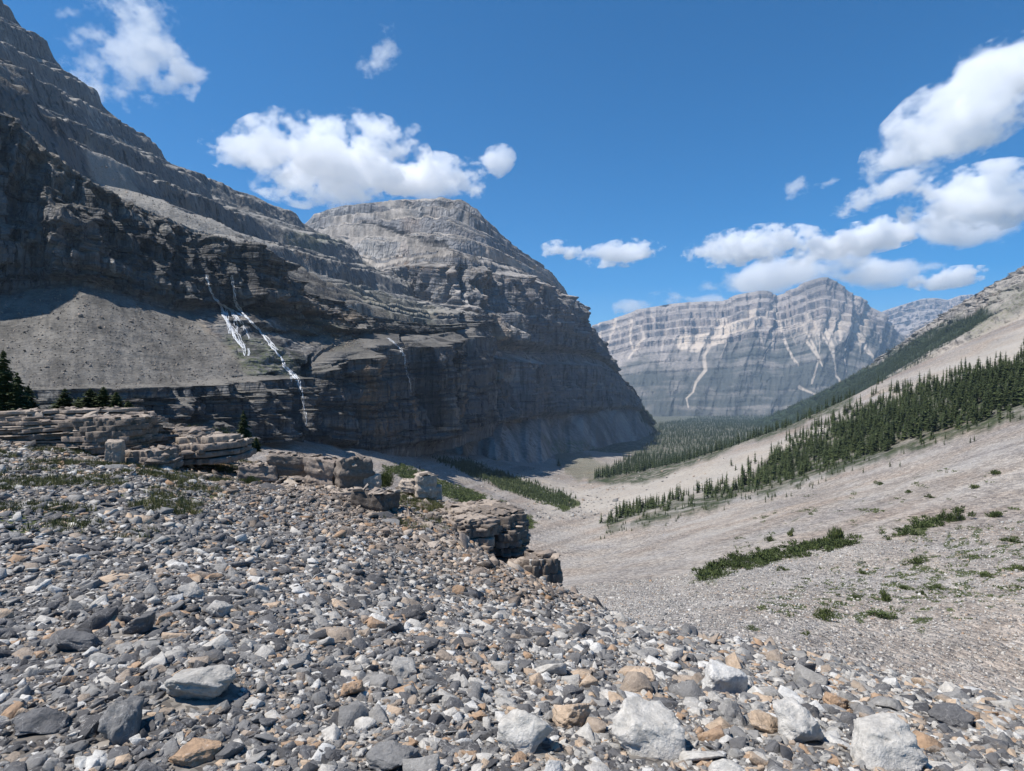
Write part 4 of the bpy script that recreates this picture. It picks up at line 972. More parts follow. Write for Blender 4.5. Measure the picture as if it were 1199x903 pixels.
for i, (px, py, D, wp, hp, dp, tone, sd, lab) in enumerate([
    (340, 552, 15, 60, 22, .5, .4, 21, 'low dark brown block left of the row of square blocks'),
    (378, 566, 14.6, 40, 32, .35, .62, 22, 'square brown block, left one of the pair at the crest'),
    (411, 577, 14.3, 40, 42, .35, .35, 23, 'tallest dark fronted square block at the crest'),
    (435, 578, 14.4, 18, 26, .2, .84, 24, 'narrow pale block beside the tallest square one'),
    (400, 594, 13.2, 26, 22, .2, .7, 25, 'rounded pale block below the tallest square one'),
    (395, 612, 12.6, 60, 30, .35, .3, 26, 'dark broken block under the row of square blocks'),
    (437, 618, 12.3, 44, 46, .35, .2, 27, 'tall dark rock fin under the small green bush'),
    (462, 640, 11.6, 40, 26, .3, .3, 28, 'dark wedge of rock below the fin'),
    (481, 573, 14.6, 26, 14, .2, .84, 29, 'flat pale stone on the turf right of the bush'),
    (497, 580, 14.3, 22, 26, .2, .86, 30, 'upright pale block on the turf beside the flat pale stone'),
    (510, 582, 14.4, 14, 16, .15, .84, 31, 'small pale block right of the upright pale one'),
    (505, 612, 13.2, 44, 16, .3, .55, 32, 'flat brown slab on the terrace left of the crag'),
    (528, 625, 12.9, 60, 22, .35, .5, 33, 'thick brown slab sloping towards the crag'),
    (545, 606, 13.6, 50, 14, .3, .68, 34, 'thin pale brown slab above the thick sloping slab'),
    (352, 590, 13.2, 34, 20, .25, .55, 35, 'small brown outcrop in the reddish rubble below the low dark block'),
    (300, 560, 14.6, 44, 18, .35, .5, 36, 'small bedded outcrop left of the reddish rubble')]):
    crag('block', px, py+3, D, wp, hp, dp, lab, 'rock', G_, .10 if i not in (11, 12, 13) else .05, tone, sd, [.2, -.3, .5, 0, .3][i % 5], sub=4 if wp < 30 else 5, pw=.62, tilt=.12 if i in (11, 12, 13) else .02, joint=.10)
CP = dict(prof=[.8, .92, .9, 1, .96, 1.05, .98, .8, .7], joint=.30)
crag('crag', 583, 668, 12.6, 56, 66, .50, 'layered dark crag with a sheer shaded face at the end of the terrace', 'crag', G_, .062, .40, 41, .3, **CP)
crag('crag', 553, 655, 12.2, 50, 46, .45, 'craggy brown shoulder left of the dark layered crag', 'crag', G_, .055, .62, 42, -.2, **CP)
crag('crag', 560, 622, 13.3, 80, 26, .6, 'flat topped ledge capping the craggy shoulder', 'crag', G_, .045, .64, 43, .1, joint=.2)
crag('crag', 634, 700, 11.4, 46, 40, .36, 'isolated square brown block at the brink of the gully', 'crag', G_, .075, .5, 44, .35, prof=[.7, .85, 1, 1, 1.02, .95], joint=.2)
crag('crag', 612, 692, 11.6, 44, 28, .3, 'sloping back of the isolated brown block', 'crag', G_, .05, .62, 46, -.2, joint=.2)
crag('block', 627, 665, 11.3, 16, 10, .12, 'small blue grey stone lying on top of the isolated square block', 'stone', None, .2, .75, 45, .2, brown=False)

bpy.context.view_layer.update()
_loc = []; rr = random.Random(77)
for o in [o for o in C.objects if o.name.startswith(('rock_ledge', 'crag')) or (o.name.startswith('block') and o.dimensions.x > .5)]:
    mi = o.matrix_world.inverted(); d = o.dimensions
    for _ in range(int(12+26*d.x*min(d.y, 1.2))):
        q = o.matrix_world.translation+Vector((rr.uniform(-.52, .52)*d.x, rr.uniform(-.5, .35)*d.y, 3))
        ok, hp, hn, _f = o.ray_cast(mi @ q, (mi.to_3x3() @ Vector((0, 0, -1))).normalized())
        if ok and (o.matrix_world.to_3x3() @ hn).z > .3: _loc.append(o.matrix_world @ hp)
_loc = np.array([v[:] for v in _loc]); _n = len(_loc); _q = np.random.default_rng(78)
_s = .07*np.exp(.55*_q.normal(size=_n)); _s = np.minimum(_s, .26)
V, T, A = merge(FL, _q.integers(0, len(FL), _n), _loc+np.stack([_s*0, _s*0, _s*.1], -1), _s[:, None]*_q.uniform(.7, 1.3, (_n, 3)), rotmats(_q.uniform(0, 6.28, _n), _q.normal(size=_n)*.2, _q.normal(size=_n)*.2), _q.uniform(.2, .93, _n))
tag(link('ledge_debris', np_mesh('ledge_debris', V, T, M_BROWN, False, {'tone': A})), 'loose brown shards lying on top of the ledges', 'rubble', kind='stuff')

# ------------------------------------------------------------------ conifers and bushes
def leaf_material(name, a, b):
    k = NT(name); P = k.pos(); r = k.n('ShaderNodeObjectInfo').outputs['Random']
    f = k.math('ADD', k.math('MULTIPLY', k.noise(P, .9, 3), .5), k.math('ADD', k.math('MULTIPLY', k.attr('tone'), .35), k.math('MULTIPLY', r, .2)))
    col = k.ramp(f, [(.22, a), (.5, tuple((p+q)/2 for p, q in zip(a, b))), (.72, b), (.85, (b[0]*1.35, b[1]*1.1, b[2]))])
    x = k.bsdf(col, .7, None, .2)
    return k.m
M_LEAF = leaf_material('needles', (.016, .026, .011), (.082, .105, .038))
M_SHRUB = leaf_material('dwarf_needles', (.030, .046, .015), (.12, .150, .05))
kb = NT('bark'); kb.bsdf(kb.mix(kb.noise(kb.pos(), 6), (.08, .06, .045), (.17, .14, .115)), .9); M_BARK = kb.m

def conifer_data(seed, layers_, per, ragged=.3, width=.17, segs=3):
    """crown of a unit-high conifer: drooping boughs, each a spray of narrow leaves"""
    r = np.random.default_rng(seed); V = []; T = []; A = []
    def tri(a, b, c, t): 
        n = len(V); V.extend([a, b, c]); T.append((n, n+1, n+2)); A.extend([t]*3)
    for i in range(layers_):
        f = (i+r.uniform(-.3, .3))/layers_; z = .08+.90*f
        R = width*(1-f)**.85*(1-.25*(f < .12))*r.uniform(1-ragged, 1+ragged*.6)+.012
        for j in range(per):
            if r.uniform() < ragged*.35: continue
            a = r.uniform(0, 6.283); Rr = R*r.uniform(.65, 1.2); dr = -Rr*r.uniform(.15, .55)
            d = np.array([math.cos(a), math.sin(a), 0]); p = np.array([-d[1], d[0], 0]); base = np.array([0, 0, z+r.uniform(-.01, .01)]); tip = base+d*Rr+[0, 0, dr]
            t = r.uniform()
            w = Rr*.30+.006
            tri(base+[0, 0, .012], base*.55+tip*.45+p*w+[0, 0, -.012], tip, t)
            tri(base+[0, 0, .012], tip, base*.55+tip*.45-p*w+[0, 0, -.012], t)
            if segs > 1:
                for q in range(segs):
                    g = r.uniform(.35, .95); c = base*(1-g)+tip*g; s = (1 if q % 2 else -1)
                    e = c+p*s*w*r.uniform(1.0, 1.7)*(1.1-g)+d*Rr*.16+[0, 0, r.uniform(-.02, .012)]
                    tri(c-d*Rr*.10, c+d*Rr*.10+[0, 0, .008], e, r.uniform())
    for q in range(5):
        a = q*1.2566; b2 = a+1.2566
        tri(np.array([.5*width*math.cos(a)*.55, .5*width*math.sin(a)*.55, .10]), np.array([.5*width*math.cos(b2)*.55, .5*width*math.sin(b2)*.55, .10]), np.array([0, 0, .93]), .1)
    tri(np.array([.006, 0, .93]), np.array([-.006, 0, .93]), np.array([0, 0, 1.02]), .4)
    return np.array(V), np.array(T), np.array(A)
def trunk_data(h=1.0, r=.018, n=6):
    V = []; T = []
    for k, (z, q) in enumerate(((-.06, 1.3), (.1, 1), (.5, .6), (.93, .12))):
        for i in range(n): V.append((r*q*math.cos(i*6.283/n), r*q*math.sin(i*6.283/n), z*h))
    for k in range(3):
        for i in range(n):
            a = k*n+i; b = k*n+(i+1) % n; T += [(a, b, b+n), (a, b+n, a+n)]
    return np.array(V), np.array(T)
L0 = [conifer_data(700+i, [20, 16, 22, 18][i % 4], [8, 7, 9, 8][i % 4], [.3, .55, .25, .45][i % 4], [.16, .20, .14, .18][i % 4], 3) for i in range(8)]
L1 = [conifer_data(720+i, 10, 6, .35, .17, 2) for i in range(8)]
L2 = [conifer_data(740+i, 6, 5, .3, .19, 0) for i in range(8)]
TR_ = trunk_data()
def merge_veg(templ, loc, h, wid, seed):
    r = np.random.default_rng(seed); n = len(loc); ti = r.integers(0, len(templ), n)
    yaw = r.uniform(0, 6.28, n); rot = rotmats(yaw, r.normal(size=n)*.03, r.normal(size=n)*.03)
    scl = np.stack([h*wid, h*wid, h], -1); Vs, Ts, As = [], [], []; off = 0; tr = r.uniform(size=n)
    for k, (tv, tf, ta) in enumerate(templ):
        m = np.nonzero(ti == k)[0]
        if not len(m): continue
        v = np.einsum('nij,nvj->nvi', rot[m], tv[None]*scl[m][:, None, :])+loc[m][:, None, :]
        Vs.append(v.reshape(-1, 3)); q = len(tv)
        Ts.append((tf[None]+(np.arange(len(m))*q)[:, None, None]+off).reshape(-1, 3)); off += q*len(m)
        As.append((ta[None]*.5+tr[m][:, None]*.5).ravel())
    return np.concatenate(Vs), np.concatenate(Ts), np.concatenate(As)

def forest_pts(n, d0, d1, p0, p1, mask, seed, power=0.0):
    r = np.random.default_rng(seed); k = power+1
    D = (d0**k+r.uniform(size=n)*(d1**k-d0**k))**(1/k) if k else np.exp(r.uniform(np.log(d0), np.log(d1), n))
    px = r.uniform(p0, p1, n); z = ground_z(px, D); py = CY-z*F/D
    m = r.uniform(size=n) < mask(px, py, D, r)
    return px[m], py[m], D[m], np.stack([(px-CX)/F*D, D, z], -1)[m]
def strip_mask(px, py, D, r):
    nz = fbm(np.stack([px/30, D/40, px*0], -1), 3)*16
    a = poly_mask(px, py, STRIP, 13, nz)+poly_mask(px, py, STRIP2, 2)
    gap = sstep(-.30, .12, fbm(np.stack([px/45, py/9, px*0+5], -1), 3))
    return np.clip(a, 0, 1)*(.3+.7*gap)
spx, spy, sD, sloc = forest_pts(16000, 215, 640, 690, 1450, strip_mask, 21, 1.0)
r21 = np.random.default_rng(22)
edge, _ = seg_dist(spx, spy, STRIP+[STRIP[0]])
low = (np.interp(spx, [712, 800, 900, 1000, 1100, 1199, 1300, 1500], [622, 602, 578, 548, 519, 491, 463, 420])-spy)
sh = (2.4+6.6*sstep(2, 16, low)*r21.uniform(.25, 1.3, len(spx))**1.2)*np.interp(spx, [700, 850, 1000, 1500], [.75, .85, 1, 1.05])
vis = (spx > 5) & (spx < 1194)
score = np.where(vis, sh/sD, 0); order = np.argsort(-score); NI = 290
top = order[:NI]; rest = np.ones(len(spx), bool); rest[top] = False
crown_me = [np_mesh('crown', v, t, M_LEAF, False, {'tone': a}) for v, t, a in L0]
trunk_me = np_mesh('trunk', TR_[0], TR_[1], M_BARK, True)
def part_of_strip(px, py, low, h):
    sec = ['the lower left tip of', 'the left third of', 'the middle of', 'the right part of', 'the right edge of']
    s = ['the left tip', 'the left third', 'the middle', 'the right third', 'the right edge'][int(np.digitize(px, [800, 900, 1010, 1110]))]
    e = 'bottom edge' if low < 12 else ('interior' if low < 45 else 'top edge')
    hh = 'short' if h < 5.5 else ('medium' if h < 9 else 'tall')
    return f'{hh} dark conifer on the {e} of the slope forest, in {s}'
for n_, i in enumerate(top):
    o = bpy.data.objects.new('conifer', None); C.objects.link(o); o.location = sloc[i]; o.rotation_euler = (0, 0, r21.uniform(0, 6.28)); h = sh[i]
    wd = r21.uniform(1.15, 1.75); o.scale = (h*wd, h*wd*.95, h); o.empty_display_size = .1
    tag(o, part_of_strip(spx[i], spy[i], low[i], h), 'tree', 'conifers of the belt on the right slope')
    c = link('crown', crown_me[int(r21.integers(0, 8))], o); link('trunk', trunk_me, o)
V, T, A = merge_veg(L1, sloc[rest], sh[rest], r21.uniform(1.25, 1.9, rest.sum()), 23)
tag(link('slope_forest', np_mesh('slope_forest', V, T, M_LEAF, False, {'tone': A})), 'dark conifers filling the belt on the right slope', 'forest', kind='stuff')
sn = RNG.choice(len(spx), 90, replace=False)
V, T, A = merge_veg([(TR_[0]*[1, 1, 1], TR_[1], np.zeros(len(TR_[0])))], sloc[sn], sh[sn]*1.05+.8, np.full(90, .9), 27)
kd_ = NT('weathered_wood'); kd_.bsdf((.34, .32, .30), .9)
tag(link('dead_trunks', np_mesh('dead_trunks', V, T, kd_.m, False, {'tone': A})), 'bare grey dead trunks among the belt conifers', 'dead trees', kind='stuff')
# dwarf growth under the lower edge of the belt and on the scree
def val_mask(px, py, D, r): return np.clip(poly_mask(px, py, VALLEY, 3, 3*fbm(np.stack([px/20, py/8, px*0], -1), 3))*(D > 620), 0, 1)*np.where(D > 1500, .8, 1)
vpx, vpy, vD, vloc = forest_pts(82000, 640, 6600, 600, 1320, val_mask, 24, .35)
vh = r21.uniform(7, 17, len(vpx))*np.interp(vD, [600, 1500, 4000], [.85, 1.0, 1.25])
V, T, A = merge_veg(L2, vloc, vh, r21.uniform(1.0, 1.4, len(vh)), 25)
tag(link('valley_forest', np_mesh('valley_forest', V, T, M_LEAF, False, {'tone': A})), 'dense dark spruce forest on the valley floor', 'forest', kind='stuff')
def on_hill(Pn, x, y, mask, n, seed, h0, h1, name, label, nbx, ymin=0):
    r = np.random.default_rng(seed)
    wgt = mask*(x > nbx[0])*(x < nbx[1])
    nu_ = None
    idx = r.choice(len(wgt), size=n, p=wgt/wgt.sum())
    loc = Pn[idx]+np.stack([r.uniform(-6, 6, n), r.uniform(-8, 8, n), np.full(n, -.6)], -1)
    h = r.uniform(h0, h1, n)
    V, T, A = merge_veg(L2, loc, h, r.uniform(1, 1.4, n), seed+1)
    tag(link(name, np_mesh(name, V, T, M_LEAF, False, {'tone': A})), label, 'forest', kind='stuff')
on_hill(RP, RX, RY, RA['forest']**2, 20000, 31, 7, 15, 'hillside_forest', 'dark conifer forest clinging to the right-hand mountain', (855, 1260))
on_hill(MP, MX, MY, MA['forest']**2, 3000, 33, 8, 16, 'foot_forest', 'dark conifers at the foot of the big cliff', (640, 790))
# blocks lying on the left talus
_w = LA['scree']*(LP[:, 1] < 620)*(LX > -60)*(LX < 460); _i = np.random.default_rng(61).choice(len(_w), size=9000, p=_w/_w.sum())
_r = np.random.default_rng(62); _s = np.minimum(.34*np.exp(.5*_r.normal(size=9000)), 2.4)*np.interp(LP[_i][:, 1], [230, 400], [.8, 1.15])
V, T, A = merge(LOW, _r.integers(0, 12, 9000), LP[_i]+_r.uniform(-.8, .8, (9000, 3))*[1, 1, .2], _s[:, None]*_r.uniform(.6, 1.2, (9000, 3)), rotmats(_r.uniform(0, 6.28, 9000), _r.normal(size=9000)*.4, _r.normal(size=9000)*.4), _r.uniform(.15, .8, 9000))
tag(link('talus_blocks', np_mesh('talus_blocks', V, T, M_BROWN, False, {'tone': A})), 'fallen grey blocks strewn over the left talus', 'talus', kind='stuff')
def bush_data(seed, n, flat=.6, leaf=.10, lobes=7):
    """low needle bush: tufts of narrow leaves spread through several lobes"""
    r = np.random.default_rng(seed); c = r.normal(size=(lobes, 3))*[.5, .5, .12]+[0, 0, .30*flat]; cr = r.uniform(.28, .5, lobes)
    k = r.integers(0, lobes, n); p = r.normal(size=(n, 3)); p /= np.linalg.norm(p, axis=1, keepdims=True)
    q = c[k]+p*(cr[k]*r.uniform(.35, 1.05, n))[:, None]*[1, 1, flat]; q[:, 2] = np.abs(q[:, 2])
    d = p+[0, 0, .9]+r.normal(size=(n, 3))*.35; d /= np.linalg.norm(d, axis=1, keepdims=True)
    s = np.cross(d, r.normal(size=(n, 3))); s /= np.linalg.norm(s, axis=1, keepdims=True)
    L = leaf*r.uniform(.6, 1.4, n)[:, None]
    V = np.stack([q-s*L*.22, q+s*L*.22, q+d*L], 1).reshape(-1, 3); T = np.arange(n*3).reshape(-1, 3)
    return V, T, np.repeat(r.uniform(size=n), 3)
# scrub bands on the gully fans
def scrub_mask(px, py, D, r): return np.clip(poly_mask(px, py, SCRUB1, 4)+poly_mask(px, py, SCRUB2, 4), 0, 1)
cpx, cpy, cD, cloc = forest_pts(26000, 90, 900, 430, 700, scrub_mask, 35, 0)
nr = cD < 420
SB = [bush_data(890+i, 60, .8, .40, 5) for i in range(5)]
V, T, A = merge_veg(SB, cloc[nr], r21.uniform(.7, 1.7, nr.sum())*np.interp(cD[nr], [90, 300], [.5, 1.0]), r21.uniform(.9, 1.5, nr.sum()), 37)
tag(link('fan_scrub', np_mesh('fan_scrub', V, T, M_SHRUB, False, {'tone': A})), 'green scrub on the nearer gully fan', 'scrub', kind='stuff')
V, T, A = merge_veg(L2, cloc[~nr], r21.uniform(1.2, 4.0, (~nr).sum())*1.1, r21.uniform(1.4, 2.4, (~nr).sum()), 36)
tag(link('scrub', np_mesh('scrub', V, T, M_LEAF, False, {'tone': A})), 'low dark scrub in bands down the gully fans', 'scrub', kind='stuff')

BU = [bush_data(800+i, 900, [.7, .5, .9][i % 3], .16, 6+i % 3) for i in range(6)]
bush_me = [np_mesh('bush', v, t, M_SHRUB, False, {'tone': a}) for v, t, a in BU]
def bush_at(px, py, wpx, hpx, label, group, dmin=20, name='bush', mat=None, i=0):
    D = ground_hit(px, py, dmin) or 100.0
    o = link(name, bush_me[i % 6].copy() if False else bush_me[i % 6], loc=(*at(px, py, D)[:2], float(ground_z(np.array([px]), np.array([D]))[0])-.02))
    o.scale = (wpx/1.9/F*D, wpx/2.2/F*D, hpx/.85/F*D); o.rotation_euler = (0, 0, i*1.3)
    tag(o, label, 'bush', group); return D
BL = [(1161, 606, 26, 12, 'round dark bush near the right edge above the trail'), (1186, 636, 18, 12, 'bush at the right edge, next to a pale stone'),
      (967, 727, 24, 16, 'leafy green bush standing alone low on the opposite scree'), (1035, 725, 44, 7, 'flat mat bush in front of the white boulder'),
      (1032, 702, 16, 18, 'upright little bush right of the flat mats, middle of the scree'), (1073, 660, 24, 10, 'bush beside the faint trail'),
      (1080, 697, 10, 8, 'tiny bush below the trail bend'), (944, 744, 10, 7, 'tiniest bush, lowest on the opposite scree'), (885, 738, 22, 4, 'thin grass mat at the foot of the opposite scree'),
      (985, 636, 26, 24, 'tall bush at the right end of the long dwarf pine band'), (1114, 612, 20, 22, 'tall bush at the right end of the short dwarf pine band'),
      (1030, 568, 12, 5, 'left one of the round bushes below the slope forest'), (1066, 577, 10, 5, 'small dot-like bush in the row below the slope forest'),
      (1090, 583, 12, 6, 'middle bush in the row below the slope forest'), (1140, 572, 12, 6, 'right bush in the row below the slope forest'), (1165, 555, 14, 7, 'dark bush high in the turf at the right'),
      (928, 628, 10, 12, 'little conical bush above the long dwarf pine band'), (902, 634, 12, 8, 'low bush on the upper rim of the long dwarf pine band'),
      (1010, 672, 14, 6, 'low bush between the two lower mats'), (915, 668, 12, 7, 'small bush just under the long dwarf pine band'),
      (1190, 668, 24, 8, 'spreading bush at the right edge below the trail'), (1150, 676, 26, 7, 'spreading bush left of the right edge, below the trail'),
      (1108, 690, 30, 7, 'wide low bush in the turf below the trail bend'), (1060, 690, 20, 6, 'low bush left of the wide one'), (998, 700, 18, 5, 'low mat bush left of the upright little one')]
for i, b in enumerate(BL): bush_at(*b, 'bushes scattered over the opposite scree', 30, i=i)
# dwarf pine bands
def krum_mask(px, py, D, r):
    nz = fbm(np.stack([px/14, py/6, px*0], -1), 3)*5
    return np.clip(poly_mask(px, py, KRUM, 3, nz)+poly_mask(px, py, KRUM2, 3, nz), 0, 1)*(.2+.8*sstep(-.25, .1, fbm(np.stack([px/11, py/5, px*0+8], -1), 3)))
kpx, kpy, kD, kloc = forest_pts(9000, 60, 260, 810, 1135, krum_mask, 41, 1)
BM = [bush_data(850+i, 130, .8, .35, 5) for i in range(6)]
kh = r21.uniform(.5, 1.7, len(kD))
V, T, A = merge_veg(BM, kloc, kh, r21.uniform(.8, 1.2, len(kD)), 42)
tag(link('dwarf_pine', np_mesh('dwarf_pine', V, T, M_SHRUB, False, {'tone': A})), 'dwarf pine thicket in two bands on the opposite scree', 'dwarf pine', kind='stuff')
def thin_mask(px, py, D, r):
    nz = fbm(np.stack([px/26, py/9, px*0+3], -1), 4)
    return (poly_mask(px, py, [(850, 715), (1000, 660), (1199, 590), (1330, 560), (1330, 700), (1199, 712), (1050, 735), (920, 725)], 12)*sstep(.12, .5, nz)
            +.5*poly_mask(px, py, [(780, 690), (900, 600), (1199, 535), (1199, 580), (1000, 640), (850, 700)], 12)*sstep(.25, .6, nz))*.55
tpx, tpy, tD, tloc = forest_pts(26000, 50, 240, 780, 1330, thin_mask, 43, 1)
BS = [bush_data(870+i, 34, .45, .45, 4) for i in range(6)]
V, T, A = merge_veg(BS, tloc, r21.uniform(.2, .65, len(tD))*np.interp(tD, [50, 200], [.6, 1.4]), r21.uniform(1, 1.8, len(tD)), 44)
tag(link('turf', np_mesh('turf', V, T, M_SHRUB, False, {'tone': A})), 'thin green cushions of turf between the scree stones', 'turf', kind='stuff')

# lone trees on the gully floor and the fans
def lone(px, py, hpx, label, wid=1.2, dmin=100, tm=0):
    D = ground_hit(px, py, dmin); h = hpx/F*D
    o = bpy.data.objects.new('conifer', None); C.objects.link(o); o.location = (*at(px, py, D)[:2], float(ground_z(np.array([px]), np.array([D]))[0]))
    o.scale = (h*wid, h*wid, h); tag(o, label, 'tree'); link('crown', crown_me[tm], o); link('trunk', trunk_me, o)
lone(817, 577, 13, 'lone conifer on the bare pale strip above the slope forest', 1.7, 300, 1)
lone(654, 546, 9, 'lone dark conifer leaning on the pale fan in the valley', 2.2, 300, 3)
for px, py, hp in ((742, 597, 14), (733, 600, 12), (778, 588, 12), (722, 606, 14), (716, 608, 12)): lone(px, py, hp, f'conifer {int(hp)} in the little row at the left end of the slope forest' if False else {742: 'tallest conifer of the little row beside the gully', 733: 'second conifer from the left end of the upper row', 778: 'conifer at the right end of the little row', 722: 'thick conifer near the left end of the little row', 716: 'leftmost conifer beside the gully floor'}[px], 1.3, 300, int(px) % 8)

# near firs and bushes behind the ledge on the left
FN = [conifer_data(900+i, 34, 16, .5, [.26, .30, .34][i % 3], 9) for i in range(4)]
fir_me = [np_mesh('crown', v, t, M_LEAF, False, {'tone': a}) for v, t, a in FN]
def fir(px, py, D, hpx, label, i, wid=1.0, group='small firs behind the ledge'):
    h = hpx/F*D; o = bpy.data.objects.new('fir', None); C.objects.link(o); X, Y, Z = at(px, py, D)
    o.location = (X, Y, Z); o.scale = (h*wid, h*wid, h); o.rotation_euler = (0, 0, i*2.1)
    tag(o, label, 'tree', group); link('crown', fir_me[i % 4], o); link('trunk', trunk_me, o)
fir(4, 500, 19, 92, 'tallest fir, cut by the left edge of the view', 0, 1.0)
fir(20, 500, 19, 66, 'fir right beside the tallest one at the left edge', 1, 1.1)
fir(33, 498, 20, 48, 'small fir on the right of the left edge group', 2, 1.1)
fir(-8, 500, 20, 70, 'fir half hidden at the very left edge', 3, 1.1)
for i, (px, hp, lab) in enumerate([(76, 40, 'leftmost bushy fir of the dark row above the long ledge'), (92, 30, 'second bushy fir of the dark row above the long ledge'), (106, 40, 'third bushy fir, in the middle of the dark row'),
     (121, 42, 'tallest bushy fir of the dark row'), (136, 36, 'fifth bushy fir of the dark row'), (150, 26, 'rightmost low fir of the dark row')]):
    fir(px, 494, 20.5, hp, lab, i, 1.9, 'dark row of bushy firs above the ledge')
fir(285, 529, 18.5, 50, 'slim small fir standing alone right of the stepped ledge', 1, .95)
fir(300, 529, 19, 18, 'tiny fir at the foot of the slim lone one', 2, 1.3)
fir(268, 527, 19.5, 20, 'tiny dark fir left of the slim lone one', 3, 1.5)
M_BU = [np_mesh('bush', *bush_data(880+i, 4500, .8, .07, 8)[:2], M_SHRUB if i else M_LEAF, False, {'tone': bush_data(880+i, 4500, .8, .07, 8)[2]}) for i in range(3)]
def nbush(px, py, D, wpx, hpx, label, i, grp='bushes near the ledges'):
    o = link('bush', M_BU[i], loc=at(px, py, D)); o.scale = (wpx/1.9/F*D, wpx/2.2/F*D, hpx/.85/F*D); o.rotation_euler = (0, 0, i*1.7+px); tag(o, label, 'bush', grp)
nbush(240, 524, 20, 44, 32, 'dark rounded juniper bush behind the low ledge', 0)
nbush(222, 516, 20.5, 24, 26, 'dull green bush left of the dark juniper', 0)
nbush(453, 570, 15.5, 34, 26, 'fresh green bush on the turf right of the square blocks', 1)
nbush(12, 503, 18, 60, 16, 'low dark mat under the firs at the left edge', 0)
nbush(56, 494, 19, 30, 8, 'flat green mat on the long ledge', 1)
nbush(292, 568, 14, 22, 12, 'small olive cushion below the slim lone fir', 2)
nbush(470, 618, 12.6, 22, 10, 'small green cushion beside the dark fin', 2)
nbush(185, 556, 13.5, 20, 8, 'little green cushion under the stepped ledge', 2)
# turf blades among the near stones
def blade_data(seed, n=26):
    r = np.random.default_rng(seed); b = r.normal(size=(n, 3))*[.35, .35, 0]; d = r.normal(size=(n, 3))*.35+[0, 0, 1]; s = r.normal(size=(n, 3))*[1, 1, 0]; s /= np.linalg.norm(s, axis=1, keepdims=True)
    V = np.stack([b-s*.05, b+s*.05, b+d*r.uniform(.5, 1, n)[:, None]], 1).reshape(-1, 3); return V, np.arange(3*n).reshape(-1, 3), np.repeat(r.uniform(size=n), 3)
def turf_mask(px, py, D, r):
    nz = fbm(np.stack([(px-CX)/F*D/1.6, D/1.6, px*0], -1), 3)
    return sstep(.0, .4, nz)*(poly_mask(px, py, [(-80, 500), (130, 505), (300, 545), (240, 600), (100, 650), (-80, 680)], 15)+poly_mask(px, py, [(425, 562), (470, 558), (540, 585), (580, 602), (540, 620), (470, 620), (425, 590)], 8)*1.6)
gpx, gpy, gD, gloc = forest_pts(26000, 6.5, 22, -80, 620, turf_mask, 51, 1)
M_GR = leaf_material('grass_blades', (.045, .055, .018), (.15, .15, .06))
V, T, A = merge_veg([blade_data(i) for i in range(5)], gloc+[0, 0, .02], r21.uniform(.05, .11, len(gD)), np.full(len(gD), 1.0), 52)
tag(link('grass', np_mesh('grass', V, T, M_GR, False, {'tone': A})), 'short alpine grass between the stones by the ledges', 'grass', kind='stuff')

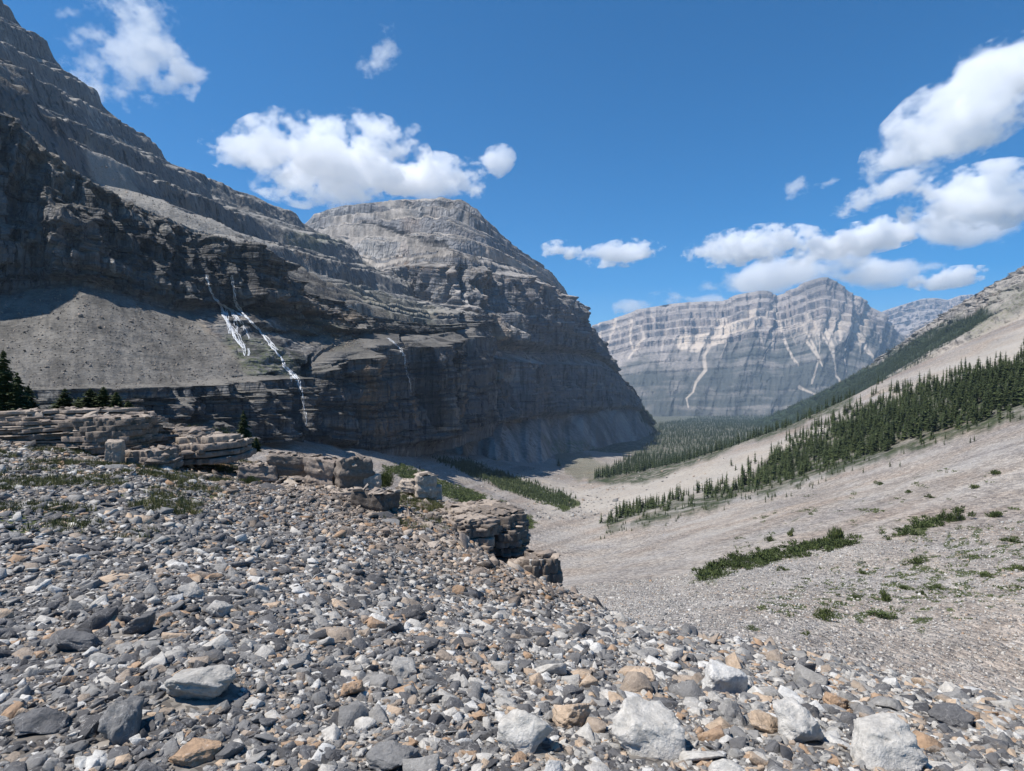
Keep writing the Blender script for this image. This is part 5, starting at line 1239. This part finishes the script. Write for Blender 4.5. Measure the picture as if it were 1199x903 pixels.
# ------------------------------------------------------------------ waterfalls laid on the cliff
bpy.context.view_layer.update()
kw_ = NT('white_water'); kw_.bsdf(kw_.mix(kw_.noise(kw_.pos(), 1.2, 4), (.42, .44, .46), (.72, .73, .74)), .45, None, .5); M_WATER = kw_.m
def lay_on(px, py):
    d = Vector(at(px, py, 1.0)).normalized()
    ok, loc, nrm, fi = left.ray_cast(Vector((0, 0, 0)), d)
    ok2, loc2, n2, _ = mid.ray_cast(Vector((0, 0, 0)), d)
    if ok2 and (not ok or loc2.length < loc.length): ok, loc, nrm = ok2, loc2, n2
    if not ok: return None
    if nrm.dot(d) > 0: nrm = -nrm
    return loc, nrm
def waterfall(strands, label, group='streams down the left cliffs'):
    V = []; T = []; r = random.Random(len(label))
    for line, w0, w1 in [(l_, a_*f_, b_*f_) for l_, a_, b_ in strands for f_ in (.62, .5, .42, .34, .26)]:
        pts = []; ox = r.uniform(-1.3, 1.3)
        for a, b in zip(line[:-1], line[1:]):
            n = max(2, int(math.hypot(b[0]-a[0], b[1]-a[1])/1.0))
            pts += [(a[0]+(b[0]-a[0])*t/n, a[1]+(b[1]-a[1])*t/n) for t in range(n)]
        n = len(pts); ph = r.uniform(0, 9); ring = []
        for i, (x, y) in enumerate(pts):
            x += ox+.9*math.sin(i*.21+ph)+.5*math.sin(i*.63+ph*2)+r.uniform(-.35, .35)
            hit = lay_on(x, y)
            if hit is None: continue
            loc, nrm = hit; w = (w0+(w1-w0)*i/n)*.80*(1+.55*math.sin(i*.57+ph*3)+.5*r.uniform(-1, 1)); w = max(w, .12)
            Dm = loc.y; hw = w/2/F*Dm
            ring.append((loc, nrm, hw))
        last = None
        for e_ in ring:
            if e_ is None: last = None; continue
            loc, nrm, hw = e_
            t = Vector((0, 0, 1)) if last is None or (last-loc).length < 1e-4 else (last-loc).normalized()
            side = t.cross(nrm); side = side.normalized() if side.length > 1e-4 else Vector((1, 0, 0))
            k = len(V)
            for q in range(5):
                a = math.pi*q/4
                V.append(loc+side*hw*math.cos(a)+nrm*(.15+hw*.6*math.sin(a)))
            if last is not None and (last-loc).length < 25:
                for q in range(4): T.append((k-5+q, k-4+q, k+q+1, k+q))
            last = loc
    if not T: print('no water', label); return
    o = link('waterfall', np_mesh('waterfall', np.array([v[:] for v in V]), np.array(T), M_WATER, True)); tag(o, label, 'waterfall', group)
waterfall([([(242, 322), (245, 336), (252, 350), (259, 357)], 1.2, 2.0), ([(257, 355), (262, 370), (269, 384), (276, 397), (285, 409)], 3.2, 2.4), ([(262, 366), (266, 378), (270, 392)], 1.8, 1.2),
           ([(259, 356), (268, 362), (276, 372), (277, 390)], 2.2, 1.4), ([(285, 403), (287, 418)], 1.4, 1), ([(291, 408), (290, 418)], 1.2, 1.), ([(256, 354), (264, 362), (266, 376), (272, 388)], 1.6, 1.4), ([(270, 382), (280, 392), (283, 404)], 1.6, 1.2), ([(272, 366), (284, 380), (292, 398)], 1.4, 1)], 'left white stream, braiding down the ledges from the foot of the dark cliff')
waterfall([([(272, 322), (273, 334), (275, 352)], 1.2, 1.8), ([(274, 352), (282, 364), (294, 378), (304, 387), (311, 398), (320, 408), (330, 421), (332, 429), (340, 437), (348, 447)], 3.0, 2.4),
           ([(262, 358), (276, 366), (290, 373), (300, 384)], 2.4, 1.6), ([(308, 392), (316, 398), (325, 411)], 1.4, 1)], 'right white stream, stepping down the ledges to the canyon head')
waterfall([([(336, 430), (344, 438), (350, 446), (352, 458)], 2.2, 1.4), ([(341, 436), (341, 448)], 1.2, .8), ([(352, 456), (356, 480), (358, 500)], .9, .6)], 'thin fall dropping into the dark canyon cleft')
waterfall([([(455, 396), (464, 403), (470, 410), (474, 418)], 1.0, 1.0), ([(474, 416), (478, 440), (484, 462)], .8, .5)], 'faint distant fall on the sheer cliff right of the canyon')
print('done', round(time.time()-T0, 1), 'trees', len(spx), len(vpx), len(kD), len(tD), len(cD), len(gD))
